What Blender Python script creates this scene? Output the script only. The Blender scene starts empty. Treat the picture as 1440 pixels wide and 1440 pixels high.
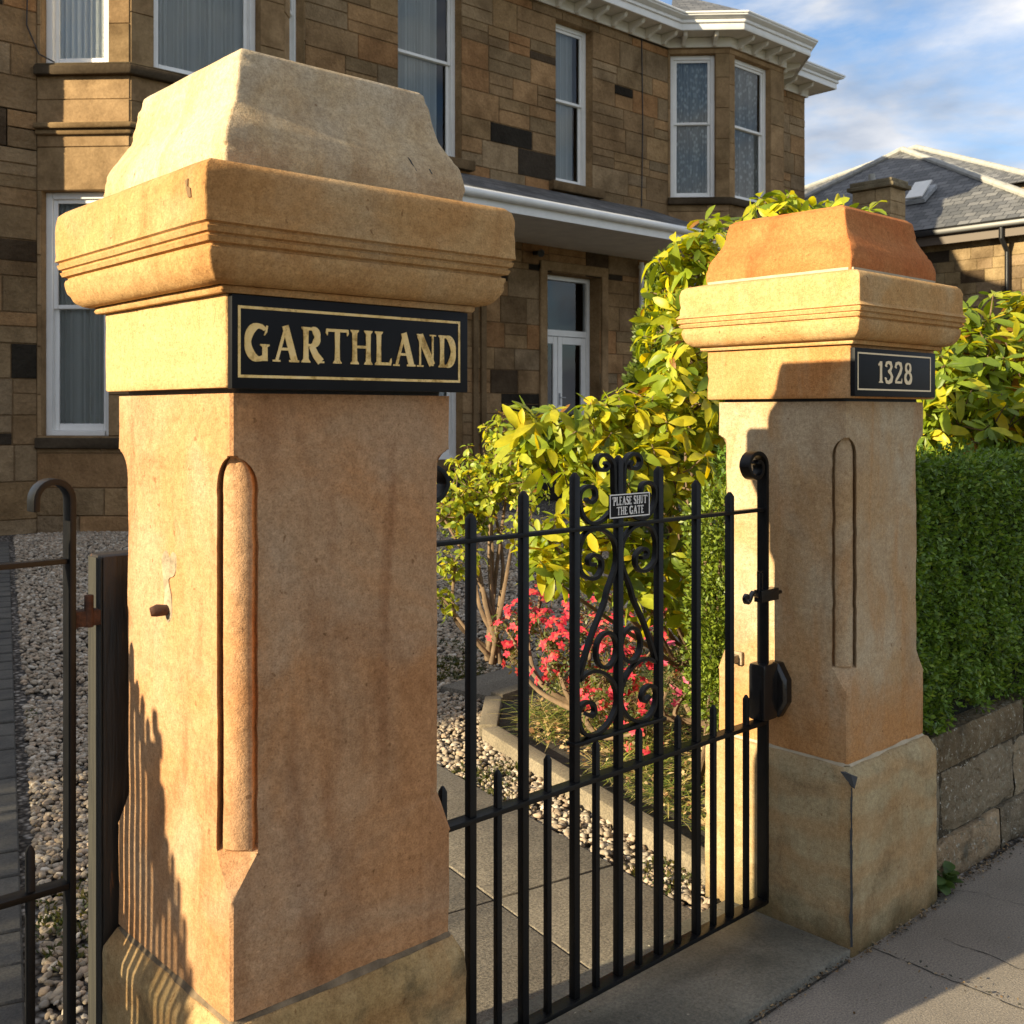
import bpy, bmesh, math, random
import numpy as np
from math import radians, sin, cos, pi, sqrt, atan2, tan
from mathutils import Vector, noise

random.seed(7); rng = np.random.default_rng(7)
S = bpy.context.scene
COL = S.collection

# ------------------------------------------------------------------ camera
FPX, PY0, H = 1500.0, 580.0, 1.5            # focal length and horizon line of the shifted lens
YAW = math.atan(1366 / 1500.0)
cam = bpy.data.cameras.new("camera"); co = bpy.data.objects.new("camera", cam); COL.objects.link(co)
co.location = (0, 0, H); co.rotation_euler = (pi / 2, 0, -YAW)
cam.sensor_width = 36; cam.lens = 36 * FPX / 1440; cam.shift_y = -(720 - PY0) / 1440
cam.clip_start = 0.05; cam.clip_end = 3000
cam.dof.use_dof = True; cam.dof.focus_distance = 2.7; cam.dof.aperture_fstop = 13
S.camera = co

# ------------------------------------------------------------------ light
SUN_AZ, SUN_EL = radians(278.8), radians(17.6)      # compass bearing from +Y, clockwise
w = bpy.data.worlds.new("World"); S.world = w; w.use_nodes = True
nt = w.node_tree; nt.nodes.clear()
N = nt.nodes.new; L = nt.links.new
sky = N('ShaderNodeTexSky'); sky.sky_type = 'NISHITA'; sky.sun_disc = False
sky.sun_elevation = SUN_EL; sky.sun_rotation = SUN_AZ
sky.air_density = 1.0; sky.dust_density = 0.0; sky.ozone_density = 3.6
bg = N('ShaderNodeBackground'); out = N('ShaderNodeOutputWorld')
tc = N('ShaderNodeTexCoord')
mp = N('ShaderNodeMapping'); mp.inputs['Scale'].default_value = (1.0, 1.0, 2.6)
mp.inputs['Rotation'].default_value = (0.25, 0.1, 0.6); mp.inputs['Location'].default_value = (1.3, 0.4, 0.2)
n1 = N('ShaderNodeTexNoise'); n1.inputs['Scale'].default_value = 3.2; n1.inputs['Detail'].default_value = 9
n1.inputs['Roughness'].default_value = 0.56; n1.inputs['Distortion'].default_value = 0.35
cr = N('ShaderNodeValToRGB'); cr.color_ramp.elements[0].position = 0.36; cr.color_ramp.elements[1].position = 0.52
n2 = N('ShaderNodeTexNoise'); n2.inputs['Scale'].default_value = 6.5; n2.inputs['Detail'].default_value = 7
cr2 = N('ShaderNodeValToRGB')
cr2.color_ramp.elements[0].position = 0.35; cr2.color_ramp.elements[0].color = (2.3, 2.75, 3.5, 1)
cr2.color_ramp.elements[1].position = 0.68; cr2.color_ramp.elements[1].color = (6.0, 5.9, 5.9, 1)
mx = N('ShaderNodeMix'); mx.data_type = 'RGBA'
L(tc.outputs['Generated'], mp.inputs['Vector']); L(mp.outputs[0], n1.inputs['Vector']); L(mp.outputs[0], n2.inputs['Vector'])
L(n1.outputs['Fac'], cr.inputs[0]); L(n2.outputs['Fac'], cr2.inputs[0])
L(cr.outputs[0], mx.inputs[0]); L(sky.outputs[0], mx.inputs[6]); L(cr2.outputs[0], mx.inputs[7])
L(mx.outputs[2], bg.inputs[0]); bg.inputs[1].default_value = 0.080
L(bg.outputs[0], out.inputs[0])

sl = bpy.data.lights.new("sun", 'SUN'); sl.energy = 5.0; sl.angle = radians(0.5); sl.color = (1.0, 0.85, 0.57)
so = bpy.data.objects.new("sun", sl); COL.objects.link(so)
sd = Vector((sin(SUN_AZ) * cos(SUN_EL), cos(SUN_AZ) * cos(SUN_EL), sin(SUN_EL)))
so.rotation_euler = sd.to_track_quat('Z', 'Y').to_euler(); so.location = (-8, 2, 6)

S.view_settings.view_transform = 'Standard'; S.view_settings.look = 'None'
S.view_settings.exposure = 1.22; S.view_settings.gamma = 1.0
S.render.engine = 'CYCLES'; S.cycles.max_bounces = 6; S.cycles.transparent_max_bounces = 12

# ------------------------------------------------------------------ helpers
FW = Vector((sin(YAW), cos(YAW), 0)); RT = Vector((cos(YAW), -sin(YAW), 0))
def at(x, y, D):                       # a point of the plan read off a survey photo: pixel and depth
    return Vector((0, 0, H)) + (FW + RT * ((x - 720) / FPX) + Vector((0, 0, (PY0 - y) / FPX))) * D

def tag(o, label=None, cat=None, group=None, kind=None):
    if label: o['label'] = label
    if cat: o['category'] = cat
    if group: o['group'] = group
    if kind: o['kind'] = kind
    return o
def empty(name, loc, label, cat, group=None):
    o = bpy.data.objects.new(name, None); o.location = loc; o.empty_display_size = .1
    COL.objects.link(o); return tag(o, label, cat, group)

def mesh_np(verts, faces, k, cols=None, smooth=False):
    """verts (n,3), faces (m,k) -> mesh, optional per-vertex colour."""
    me = bpy.data.meshes.new('m'); verts = np.asarray(verts, np.float32); faces = np.asarray(faces, np.int32)
    me.vertices.add(len(verts)); me.vertices.foreach_set('co', verts.ravel())
    me.loops.add(faces.size); me.loops.foreach_set('vertex_index', faces.ravel())
    me.polygons.add(len(faces)); me.polygons.foreach_set('loop_start', np.arange(0, faces.size, k, dtype=np.int32))
    if smooth: me.polygons.foreach_set('use_smooth', np.ones(len(faces), bool))
    me.update(calc_edges=True)
    if cols is not None:
        a = me.color_attributes.new('col', 'FLOAT_COLOR', 'POINT')
        c = np.ones((len(verts), 4), np.float32); c[:, :3] = cols; a.data.foreach_set('color', c.ravel())
    me.validate(); return me

class MB:
    """collects shapes, then links them as ONE mesh object; pos = world origin of the object"""
    def __init__(s): s.v = []; s.f = []; s.c = []; s.col = (1, 1, 1)
    def add(s, vs, fs):
        n = len(s.v); s.v += [tuple(p) for p in vs]; s.f += [tuple(i + n for i in f) for f in fs]; s.c += [s.col] * len(vs); return s
    def box(s, x0, x1, y0, y1, z0, z1):
        return s.add([(x0, y0, z0), (x1, y0, z0), (x1, y1, z0), (x0, y1, z0), (x0, y0, z1), (x1, y0, z1), (x1, y1, z1), (x0, y1, z1)],
                     [(0, 3, 2, 1), (4, 5, 6, 7), (0, 1, 5, 4), (1, 2, 6, 5), (2, 3, 7, 6), (3, 0, 4, 7)])
    def obox(s, o, ux, uy, uz):        # oriented box from a corner and three edge vectors
        o = Vector(o); ux, uy, uz = Vector(ux), Vector(uy), Vector(uz)
        P = [o, o + ux, o + ux + uy, o + uy]; P += [p + uz for p in P]
        F = [(0, 3, 2, 1), (4, 5, 6, 7), (0, 1, 5, 4), (1, 2, 6, 5), (2, 3, 7, 6), (3, 0, 4, 7)]
        if ux.cross(uy).dot(uz) < 0: F = [f[::-1] for f in F]
        return s.add(P, F)
    def loft(s, rings, cap0=True, cap1=True, closed=True):
        n = len(rings[0]); vs = [p for r in rings for p in r]; fs = []
        m = n if closed else n - 1
        for i in range(len(rings) - 1):
            for j in range(m):
                a = i * n + j; b = i * n + (j + 1) % n; fs.append((a, b, b + n, a + n))
        if cap0: fs.append(tuple(range(n))[::-1])
        if cap1: fs.append(tuple(range((len(rings) - 1) * n, len(rings) * n)))
        return s.add(vs, fs)
    def tube(s, pts, r, n=8, cap=True):
        pts = [Vector(p) for p in pts]; rr = r if hasattr(r, '__len__') else [r] * len(pts); rings = []
        up = Vector((0, 0, 1)); 
        for i, p in enumerate(pts):
            t = (pts[min(i + 1, len(pts) - 1)] - pts[max(i - 1, 0)]).normalized()
            if i == 0: a = t.orthogonal().normalized()
            else: a = (a - t * a.dot(t)).normalized()
            b = t.cross(a)
            rings.append([p + (a * cos(2 * pi * k / n) + b * sin(2 * pi * k / n)) * rr[i] for k in range(n)])
        return s.loft(rings, cap, cap)
    def ribbon(s, pts, t, d, y=0.0):   # flat bar bent in the XZ plane, t thick in plane, d deep along Y
        P = [Vector((p[0], p[1])) for p in pts]; rings = []
        for i, p in enumerate(P):
            g = (P[min(i + 1, len(P) - 1)] - P[max(i - 1, 0)]).normalized(); nrm = Vector((-g.y, g.x))
            a = p + nrm * t / 2; b = p - nrm * t / 2
            rings.append([(a.x, y - d / 2, a.y), (b.x, y - d / 2, b.y), (b.x, y + d / 2, b.y), (a.x, y + d / 2, a.y)])
        return s.loft(rings)
    def build(s, name, mat, parent=None, pos=(0, 0, 0), smooth=None, bevel=0, kind=None, seg=2):
        me = bpy.data.meshes.new(name); me.from_pydata([(p[0] - pos[0], p[1] - pos[1], p[2] - pos[2]) for p in s.v], [], s.f)
        if any(c != (1, 1, 1) for c in s.c):
            a = me.color_attributes.new('col', 'FLOAT_COLOR', 'POINT')
            a.data.foreach_set('color', np.array([(*c, 1) for c in s.c], np.float32).ravel())
        bm = bmesh.new(); bm.from_mesh(me); bmesh.ops.recalc_face_normals(bm, faces=bm.faces)
        if bevel:
            es = [e for e in bm.edges if len(e.link_faces) == 2 and e.calc_face_angle(0) > 0.5]
            bmesh.ops.bevel(bm, geom=es, offset=bevel, segments=seg, affect='EDGES', clamp_overlap=True, profile=.6)
        bm.to_mesh(me); bm.free(); me.materials.append(mat)
        if smooth is not None or bevel:
            me.shade_smooth(); me.set_sharp_from_angle(angle=radians(smooth or 40))
        return link(name, me, parent, pos, kind)
def link(name, me, parent=None, pos=(0, 0, 0), kind=None):
    o = bpy.data.objects.new(name, me); COL.objects.link(o); me.name = name
    if parent is not None:
        o.parent = parent
        pw = Vector((0, 0, 0)); q = parent
        while q: pw += q.location; q = q.parent
        o.location = Vector(pos) - pw
    else: o.location = pos
    if kind: o['kind'] = kind
    return o
def catmull(P, n=6, closed=False):
    P = [Vector(p) for p in P]; R = []; m = len(P)
    for i in range(m if closed else m - 1):
        a = P[(i - 1) % m] if closed or i else P[0] * 2 - P[1]
        b = P[i]; c = P[(i + 1) % m]; d = P[(i + 2) % m] if closed or i + 2 < m else P[-1] * 2 - P[-2]
        for k in range(n):
            t = k / n; R.append(.5 * ((2 * b) + (c - a) * t + (2 * a - 5 * b + 4 * c - d) * t * t + (3 * b - a - 3 * c + d) * t ** 3))
    if not closed: R.append(P[-1])
    return R

# ------------------------------------------------------------------ materials
def mat(name):
    m = bpy.data.materials.new(name); m.use_nodes = True; t = m.node_tree
    return m, t, t.nodes['Principled BSDF'], t.nodes.new, t.links.new
def ramp(t, stops):
    r = t.nodes.new('ShaderNodeValToRGB'); e = r.color_ramp.elements
    while len(e) < len(stops): e.new(0.5)
    for i, (p, c) in enumerate(stops): e[i].position = p; e[i].color = (*c, 1) if len(c) == 3 else c
    return r
def nz(t, scale, detail=4, rough=.5, vec=None, dist=0):
    n = t.nodes.new('ShaderNodeTexNoise'); n.inputs['Scale'].default_value = scale; n.inputs['Detail'].default_value = detail
    n.inputs['Roughness'].default_value = rough; n.inputs['Distortion'].default_value = dist
    if vec is not None: t.links.new(vec, n.inputs['Vector'])
    return n
def mixc(t, fac, a, b, mode='MIX'):
    m = t.nodes.new('ShaderNodeMix'); m.data_type = 'RGBA'; m.blend_type = mode
    for s_, v in ((m.inputs[0], fac), (m.inputs[6], a), (m.inputs[7], b)):
        if isinstance(v, (int, float)): s_.default_value = v
        elif isinstance(v, tuple): s_.default_value = (*v, 1)
        else: t.links.new(v, s_)
    return m.outputs[2]
def vmap(t, scale=(1, 1, 1), loc=(0, 0, 0), rot=(0, 0, 0)):
    c = t.nodes.new('ShaderNodeTexCoord'); m = t.nodes.new('ShaderNodeMapping')
    m.inputs['Scale'].default_value = scale; m.inputs['Location'].default_value = loc; m.inputs['Rotation'].default_value = rot
    t.links.new(c.outputs['Object'], m.inputs['Vector']); return m.outputs[0]
def bump(t, p, h, strength, dist):
    b = t.nodes.new('ShaderNodeBump'); b.inputs['Strength'].default_value = strength; b.inputs['Distance'].default_value = dist
    t.links.new(h, b.inputs['Height'])
    if p.inputs['Normal'].is_linked: t.links.new(p.inputs['Normal'].links[0].from_socket, b.inputs['Normal'])
    t.links.new(b.outputs[0], p.inputs['Normal'])
def simple(name, c, rough=.6, metal=0, spec=.5, bumps=None, var=0.0, vs=6):
    m, t, p, NN, LL = mat(name)
    p.inputs['Roughness'].default_value = rough; p.inputs['Metallic'].default_value = metal; p.inputs['Specular IOR Level'].default_value = spec
    if var:
        n = nz(t, vs, 6, .6, vmap(t)); r = ramp(t, [(.3, tuple(x * (1 - var) for x in c)), (.7, tuple(min(1, x * (1 + var)) for x in c))])
        LL(n.outputs[0], r.inputs[0]); LL(r.outputs[0], p.inputs['Base Color'])
    else: p.inputs['Base Color'].default_value = (*c, 1)
    if bumps:
        n = nz(t, bumps[0], 4, .6, vmap(t)); bump(t, p, n.outputs[0], bumps[1], bumps[2])
    return m

def sandstone(name, base, tan_, stain, seed=0, stain_lo=None, dirt=0.0, pits=0.35, streak=.5, pale=None, bands=False):
    """close-up carved sandstone: soft colour clouds, iron stains, grain, pits"""
    m, t, p, NN, LL = mat(name); v = vmap(t, loc=(seed * 3.1, seed * 1.7, seed * .9))
    a = nz(t, 2.6, 7, .62, v, 1.0); ra = ramp(t, [(.40, (0, 0, 0)), (.60, (1, 1, 1))]); LL(a.outputs[0], ra.inputs[0])
    c = mixc(t, ra.outputs[0], base, tan_)
    vs = vmap(t, (3.5, 3.5, .8), (seed, seed * 2, 0)); b = nz(t, 1.6, 5, .6, vs, .8)
    rb = ramp(t, [(.50, (0, 0, 0)), (.68, (streak,) * 3)]); LL(b.outputs[0], rb.inputs[0])
    c = mixc(t, rb.outputs[0], c, stain)
    if bands:                                    # bedding bands of the quarry stone
        wv = NN('ShaderNodeTexWave'); wv.bands_direction = 'Z'; wv.inputs['Scale'].default_value = 3.0; wv.inputs['Distortion'].default_value = 6
        wv.inputs['Detail'].default_value = 3; wv.inputs['Detail Scale'].default_value = 1.2; LL(vmap(t, (1, 1, 1), (0, 0, seed)), wv.inputs['Vector'])
        rw = ramp(t, [(.3, (0, 0, 0)), (.9, (.35, .35, .35))]); LL(wv.outputs[0], rw.inputs[0]); c = mixc(t, rw.outputs[0], c, stain)
    if pale:
        pn = nz(t, 5, 4, .5, vmap(t, loc=(seed * 5, 2, 7)), .4); rp = ramp(t, [(.52, (0, 0, 0)), (.72, (.7, .7, .7))]); LL(pn.outputs[0], rp.inputs[0])
        c = mixc(t, rp.outputs[0], c, pale)
    if stain_lo:                                 # (colour, z top, z bottom): rising stain with a ragged edge
        sc, z1, z0 = stain_lo; tc_ = NN('ShaderNodeTexCoord'); sx = NN('ShaderNodeSeparateXYZ'); LL(tc_.outputs['Object'], sx.inputs[0])
        mr = NN('ShaderNodeMapRange'); LL(sx.outputs[2], mr.inputs[0]); mr.inputs[1].default_value = z1; mr.inputs[2].default_value = z0
        nn = nz(t, 4, 5, .6, vmap(t)); ad = NN('ShaderNodeMath'); ad.operation = 'MULTIPLY_ADD'; LL(nn.outputs[0], ad.inputs[0]); ad.inputs[1].default_value = 1.6; ad.inputs[2].default_value = -.8
        ad2 = NN('ShaderNodeMath'); ad2.operation = 'ADD'; ad2.use_clamp = True; LL(mr.outputs[0], ad2.inputs[0]); LL(ad.outputs[0], ad2.inputs[1])
        rs = ramp(t, [(.35, (0, 0, 0)), (.85, (.85, .85, .85))]); LL(ad2.outputs[0], rs.inputs[0]); c = mixc(t, rs.outputs[0], c, sc)
    if dirt:
        dn = nz(t, 7, 8, .65, vmap(t, loc=(seed, 4, 1)), .3); rd = ramp(t, [(.52, (0, 0, 0)), (.66, (dirt,) * 3)]); LL(dn.outputs[0], rd.inputs[0])
        c = mixc(t, rd.outputs[0], c, (.05, .05, .035))
    lm = nz(t, 2.2, 6, .7, vmap(t, (1.5, 1.5, 16), (seed, 0, 3), (.10, .16, 0)), .5); rl_ = ramp(t, [(.36, (.86, .82, .77)), (.62, (1.08, 1.07, 1.05))]); LL(lm.outputs[0], rl_.inputs[0]); c = mixc(t, .35, c, rl_.outputs[0], 'MULTIPLY')
    sp = nz(t, 55, 2, .5, vmap(t, (1, 1, 1), (seed * 2, 1, 1)), .3); rsp = ramp(t, [(.71, (0, 0, 0)), (.75, (.6, .6, .6))]); LL(sp.outputs[0], rsp.inputs[0]); c = mixc(t, rsp.outputs[0], c, (.16, .075, .03))
    sw = nz(t, 3.3, 8, .7, vmap(t, (1, 1, .6), (seed * 7, 5, 1)), .8); rsw = ramp(t, [(.52, (1, 1, 1)), (.74, (.64, .56, .50))]); LL(sw.outputs[0], rsw.inputs[0]); c = mixc(t, .9, c, rsw.outputs[0], 'MULTIPLY')
    g = nz(t, 270, 4, .8, v); rg = ramp(t, [(.34, (.68, .64, .60)), (.5, (1, 1, 1)), (.66, (1.2, 1.19, 1.16))]); LL(g.outputs[0], rg.inputs[0]); c = mixc(t, .9, c, rg.outputs[0], 'MULTIPLY')
    g2 = nz(t, 90, 3, .6, v); rg2 = ramp(t, [(.3, (.80, .77, .74)), (.7, (1.16, 1.16, 1.16))]); LL(g2.outputs[0], rg2.inputs[0]); c = mixc(t, .8, c, rg2.outputs[0], 'MULTIPLY')
    vo = NN('ShaderNodeTexVoronoi'); vo.inputs['Scale'].default_value = 17; LL(vmap(t, (1, 1, .8), (seed, 0, 0)), vo.inputs['Vector'])
    rv = ramp(t, [(.0, (1, 1, 1)), (.055, (0, 0, 0))]); LL(vo.outputs['Distance'], rv.inputs[0])
    vsel = NN('ShaderNodeSeparateColor'); LL(vo.outputs['Color'], vsel.inputs[0]); gt = NN('ShaderNodeMath'); gt.operation = 'GREATER_THAN'; gt.inputs[1].default_value = .70; LL(vsel.outputs[0], gt.inputs[0])
    mu = NN('ShaderNodeMath'); mu.operation = 'MULTIPLY'; LL(rv.outputs[0], mu.inputs[0]); LL(gt.outputs[0], mu.inputs[1])
    mu2 = NN('ShaderNodeMath'); mu2.operation = 'MULTIPLY'; LL(mu.outputs[0], mu2.inputs[0]); mu2.inputs[1].default_value = pits * 1.6
    c = mixc(t, mu2.outputs[0], c, (.10, .035, .012))
    LL(c, p.inputs['Base Color']); p.inputs['Roughness'].default_value = .93; p.inputs['Specular IOR Level'].default_value = .12
    bump(t, p, nz(t, 330, 3, .7, v).outputs[0], .55, .0035)
    bump(t, p, nz(t, 38, 5, .6, v).outputs[0], .35, .009)
    bump(t, p, nz(t, 7, 3, .5, v).outputs[0], .25, .02)
    return m

ORG = (.52, .27, .095); TAN = (.47, .315, .155); YEL = (.53, .34, .16); CRM = (.52, .42, .25); RED = (.44, .165, .045)
M = {}
M['p1_shaft'] = sandstone('pillar_shaft_stone', (.46, .29, .165), (.48, .25, .115), (.28, .13, .06), 1, streak=.85, pale=(.43, .31, .205))
M['p1_neck'] = sandstone('neck_stone', YEL, (.55, .37, .18), (.46, .25, .09), 2, pits=.1)
M['p1_cap'] = sandstone('cap_stone', (.48, .30, .135), (.45, .245, .095), (.34, .17, .06), 3, pale=(.46, .34, .20), pits=.15, streak=.7)
M['p1_top'] = sandstone('capstone_pale', (.52, .425, .30), (.53, .39, .225), (.44, .27, .12), 4, pale=(.46, .41, .325), pits=.2, dirt=.12)
M['p1_plinth'] = sandstone('plinth_stone', (.47, .35, .19), (.40, .27, .12), (.38, .20, .08), 5, dirt=.6, pits=.5, bands=True)
M['p2_shaft'] = sandstone('pale_shaft_stone', (.48, .385, .26), (.45, .31, .17), (.45, .235, .09), 6, stain_lo=((.46, .23, .085), -.1, -.55), pits=.1, pale=(.50, .43, .31), streak=.8)
M['p2_neck'] = sandstone('orange_neck_stone', (.52, .30, .13), (.48, .23, .085), (.50, .36, .21), 7, pits=.2)
M['p2_cap'] = sandstone('tan_cap_stone', (.54, .35, .16), (.52, .30, .12), (.50, .24, .08), 8, pits=.15, pale=(.50, .39, .23))
M['p2_top'] = sandstone('red_capstone', (.46, .165, .055), (.48, .205, .075), (.42, .13, .04), 9, pits=.1, bands=True)
M['p2_plinth'] = sandstone('pale_plinth_stone', (.43, .36, .22), (.40, .30, .165), (.42, .24, .10), 10, dirt=.35, pits=.3, bands=True, stain_lo=((.10, .088, .045), -.0, -.29))
M['mortar'] = simple('lime_mortar', (.44, .37, .26), .95, bumps=(120, .6, .004), var=.15, vs=30)
M['iron'] = simple('black_gate_paint', (.0045, .0045, .005), .42, spec=.28, bumps=(60, .35, .002), var=.5, vs=14)
M['iron_gloss'] = simple('fresh_black_paint', (.008, .008, .009), .22, spec=.6, bumps=(40, .3, .002))
M['plate'] = simple('black_slate_plate', (.006, .006, .007), .55, spec=.2, bumps=(90, .15, .001), var=.4, vs=10)
M['white'] = simple('white_gloss_paint', (.82, .80, .76), .35, var=.06, vs=5)
M['soffit'] = simple('off_white_soffit', (.72, .67, .58), .6, var=.1, vs=4)
M['cream'] = simple('cream_sign_paint', (.85, .68, .42), .5)
M['slate_dark'] = simple('slate_chip', (.035, .04, .045), .7, bumps=(80, .6, .003))
M['rust'] = simple('rusty_iron', (.07, .030, .016), .85, bumps=(70, .8, .004), var=.7, vs=40)
M['cement'] = simple('grey_cement', (.33, .26, .17), .95, bumps=(70, .9, .008), var=.4, vs=35)
M['black_pipe'] = simple('black_rainwater_iron', (.012, .012, .013), .4)
M['lead'] = simple('lead_flashing', (.35, .36, .37), .5, var=.25, vs=9)
M['ridge'] = simple('pale_ridge_tiles', (.34, .33, .30), .7, var=.2, vs=6)

def gold():
    m, t, p, NN, LL = mat('gilt_lettering'); v = vmap(t)
    n = nz(t, 26, 6, .7, v, .2); r = ramp(t, [(.36, (.40, .22, .035)), (.48, (.86, .58, .20)), (.7, (.95, .70, .32))]); LL(n.outputs[0], r.inputs[0])
    n2 = nz(t, 500, 2, .5, v); r2 = ramp(t, [(.40, (.10, .07, .03)), (.47, (1, 1, 1))]); LL(n2.outputs[0], r2.inputs[0])
    n3 = nz(t, 14, 3, .5, v); r3 = ramp(t, [(.34, (.8, .8, .8)), (.46, (0.03, 0.03, 0.03))]); LL(n3.outputs[0], r3.inputs[0])
    c = mixc(t, r3.outputs[0], r.outputs[0], r2.outputs[0], 'MULTIPLY'); LL(c, p.inputs['Base Color']); p.inputs['Roughness'].default_value = .45
    return m
M['gold'] = gold()

def oldwood():
    m, t, p, NN, LL = mat('tarred_wood_post'); v = vmap(t, (14, 14, 1.2))
    n = nz(t, 4, 8, .65, v, .5); r = ramp(t, [(.35, (.010, .009, .008)), (.62, (.030, .020, .013)), (.75, (.30, .10, .025))]); LL(n.outputs[0], r.inputs[0])
    LL(r.outputs[0], p.inputs['Base Color']); p.inputs['Roughness'].default_value = .45; bump(t, p, n.outputs[0], .5, .006); return m
M['wood'] = oldwood()
def greywood():
    m, t, p, NN, LL = mat('weathered_grey_wood'); v = vmap(t, (30, 30, 1.0))
    n = nz(t, 4, 8, .65, v, .5); r = ramp(t, [(.35, (.010, .009, .008)), (.58, (.035, .032, .024)), (.66, (.012, .012, .010))]); LL(n.outputs[0], r.inputs[0])
    LL(r.outputs[0], p.inputs['Base Color']); p.inputs['Roughness'].default_value = .8; bump(t, p, n.outputs[0], .5, .006); return m
M['greywood'] = greywood()

def ashlar(name, rough_face=1.0, gain=1.0):
    """house blocks; block colour comes with each block"""
    m, t, p, NN, LL = mat(name); at_ = NN('ShaderNodeVertexColor'); at_.layer_name = 'col'; v = vmap(t)
    n = nz(t, 3.2, 6, .6, v, .4); r = ramp(t, [(.3, (.68, .64, .58)), (.7, (1.22, 1.2, 1.16))]); LL(n.outputs[0], r.inputs[0])
    c = mixc(t, .85, at_.outputs[0], r.outputs[0], 'MULTIPLY')
    n2 = nz(t, 30, 5, .7, v); r2 = ramp(t, [(.32, (.75, .74, .72)), (.7, (1.15, 1.15, 1.15))]); LL(n2.outputs[0], r2.inputs[0]); c = mixc(t, .8, c, r2.outputs[0], 'MULTIPLY')
    n3 = nz(t, .9, 7, .65, v, .6); r3 = ramp(t, [(.46, (1, 1, 1)), (.66, (.55, .52, .48))]); LL(n3.outputs[0], r3.inputs[0]); c = mixc(t, .85, c, r3.outputs[0], 'MULTIPLY')
    LL(c, p.inputs['Base Color']); p.inputs['Roughness'].default_value = .92; p.inputs['Specular IOR Level'].default_value = .15
    bump(t, p, nz(t, 16, 6, .65, v).outputs[0], .8 * rough_face, .04); bump(t, p, nz(t, 70, 3, .6, v).outputs[0], .4 * rough_face, .008)
    return m
M['ashlar'] = ashlar('weathered_ashlar'); M['dressed'] = ashlar('dressed_sandstone', .25)

def slates():
    m, t, p, NN, LL = mat('roof_slates'); c = NN('ShaderNodeUVMap'); b = NN('ShaderNodeTexBrick'); LL(c.outputs[0], b.inputs[0])
    b.inputs['Scale'].default_value = 1; b.inputs['Brick Width'].default_value = .24; b.inputs['Row Height'].default_value = .17
    b.inputs['Mortar Size'].default_value = .008; b.inputs['Mortar'].default_value = (.02, .02, .022, 1); b.inputs['Mortar Smooth'].default_value = .4
    b.inputs['Color1'].default_value = (.085, .088, .095, 1); b.inputs['Color2'].default_value = (.20, .20, .205, 1); b.inputs['Bias'].default_value = -.2
    n = nz(t, 1.3, 6, .6, vmap(t)); r = ramp(t, [(.3, (.7, .68, .62)), (.7, (1.15, 1.12, 1.08))]); LL(n.outputs[0], r.inputs[0])
    LL(mixc(t, .9, b.outputs[0], r.outputs[0], 'MULTIPLY'), p.inputs['Base Color']); p.inputs['Roughness'].default_value = .6
    iv = NN('ShaderNodeMath'); iv.operation = 'SUBTRACT'; iv.inputs[0].default_value = 1; LL(b.outputs['Fac'], iv.inputs[1]); bump(t, p, iv.outputs[0], .9, .02); return m
M['slates'] = slates()

def glassm():
    m, t, p, NN, LL = mat('window_glass'); o = [n for n in t.nodes if n.type == 'OUTPUT_MATERIAL'][0]
    tr = NN('ShaderNodeBsdfTransparent'); tr.inputs[0].default_value = (.93, .97, .97, 1); gl = NN('ShaderNodeBsdfGlossy'); gl.inputs['Roughness'].default_value = .02
    bump_ = NN('ShaderNodeBump'); n = nz(t, 1.1, 2, .5, vmap(t)); bump_.inputs['Strength'].default_value = .12; bump_.inputs['Distance'].default_value = .03; LL(n.outputs[0], bump_.inputs['Height']); LL(bump_.outputs[0], gl.inputs['Normal'])
    fr = NN('ShaderNodeFresnel'); fr.inputs[0].default_value = 1.6; ms = NN('ShaderNodeMixShader')
    LL(fr.outputs[0], ms.inputs[0]); LL(tr.outputs[0], ms.inputs[1]); LL(gl.outputs[0], ms.inputs[2]); LL(ms.outputs[0], o.inputs[0]); return m
M['glass'] = glassm()
def fabric(name, c, tr=.35, lace=False):
    m, t, p, NN, LL = mat(name); o = [n for n in t.nodes if n.type == 'OUTPUT_MATERIAL'][0]
    p.inputs['Base Color'].default_value = (*c, 1); p.inputs['Roughness'].default_value = .9
    tl = NN('ShaderNodeBsdfTranslucent'); tl.inputs[0].default_value = (*c, 1); ms = NN('ShaderNodeMixShader'); ms.inputs[0].default_value = tr
    LL(p.outputs[0], ms.inputs[1]); LL(tl.outputs[0], ms.inputs[2]); LL(ms.outputs[0], o.inputs[0])
    if lace:
        vo = NN('ShaderNodeTexVoronoi'); vo.inputs['Scale'].default_value = 13; LL(vmap(t, (1, 1, .8)), vo.inputs['Vector'])
        r = ramp(t, [(.25, c), (.45, tuple(x * .50 for x in c))]); LL(vo.outputs['Distance'], r.inputs[0]); LL(r.outputs[0], p.inputs['Base Color'])
    return m
M['curtain'] = fabric('pale_curtain', (.86, .86, .84), .5); M['lace'] = fabric('lace_net', (.85, .86, .85), .3, True)
M['room'] = simple('dim_room', (.07, .066, .06), .9)

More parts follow.
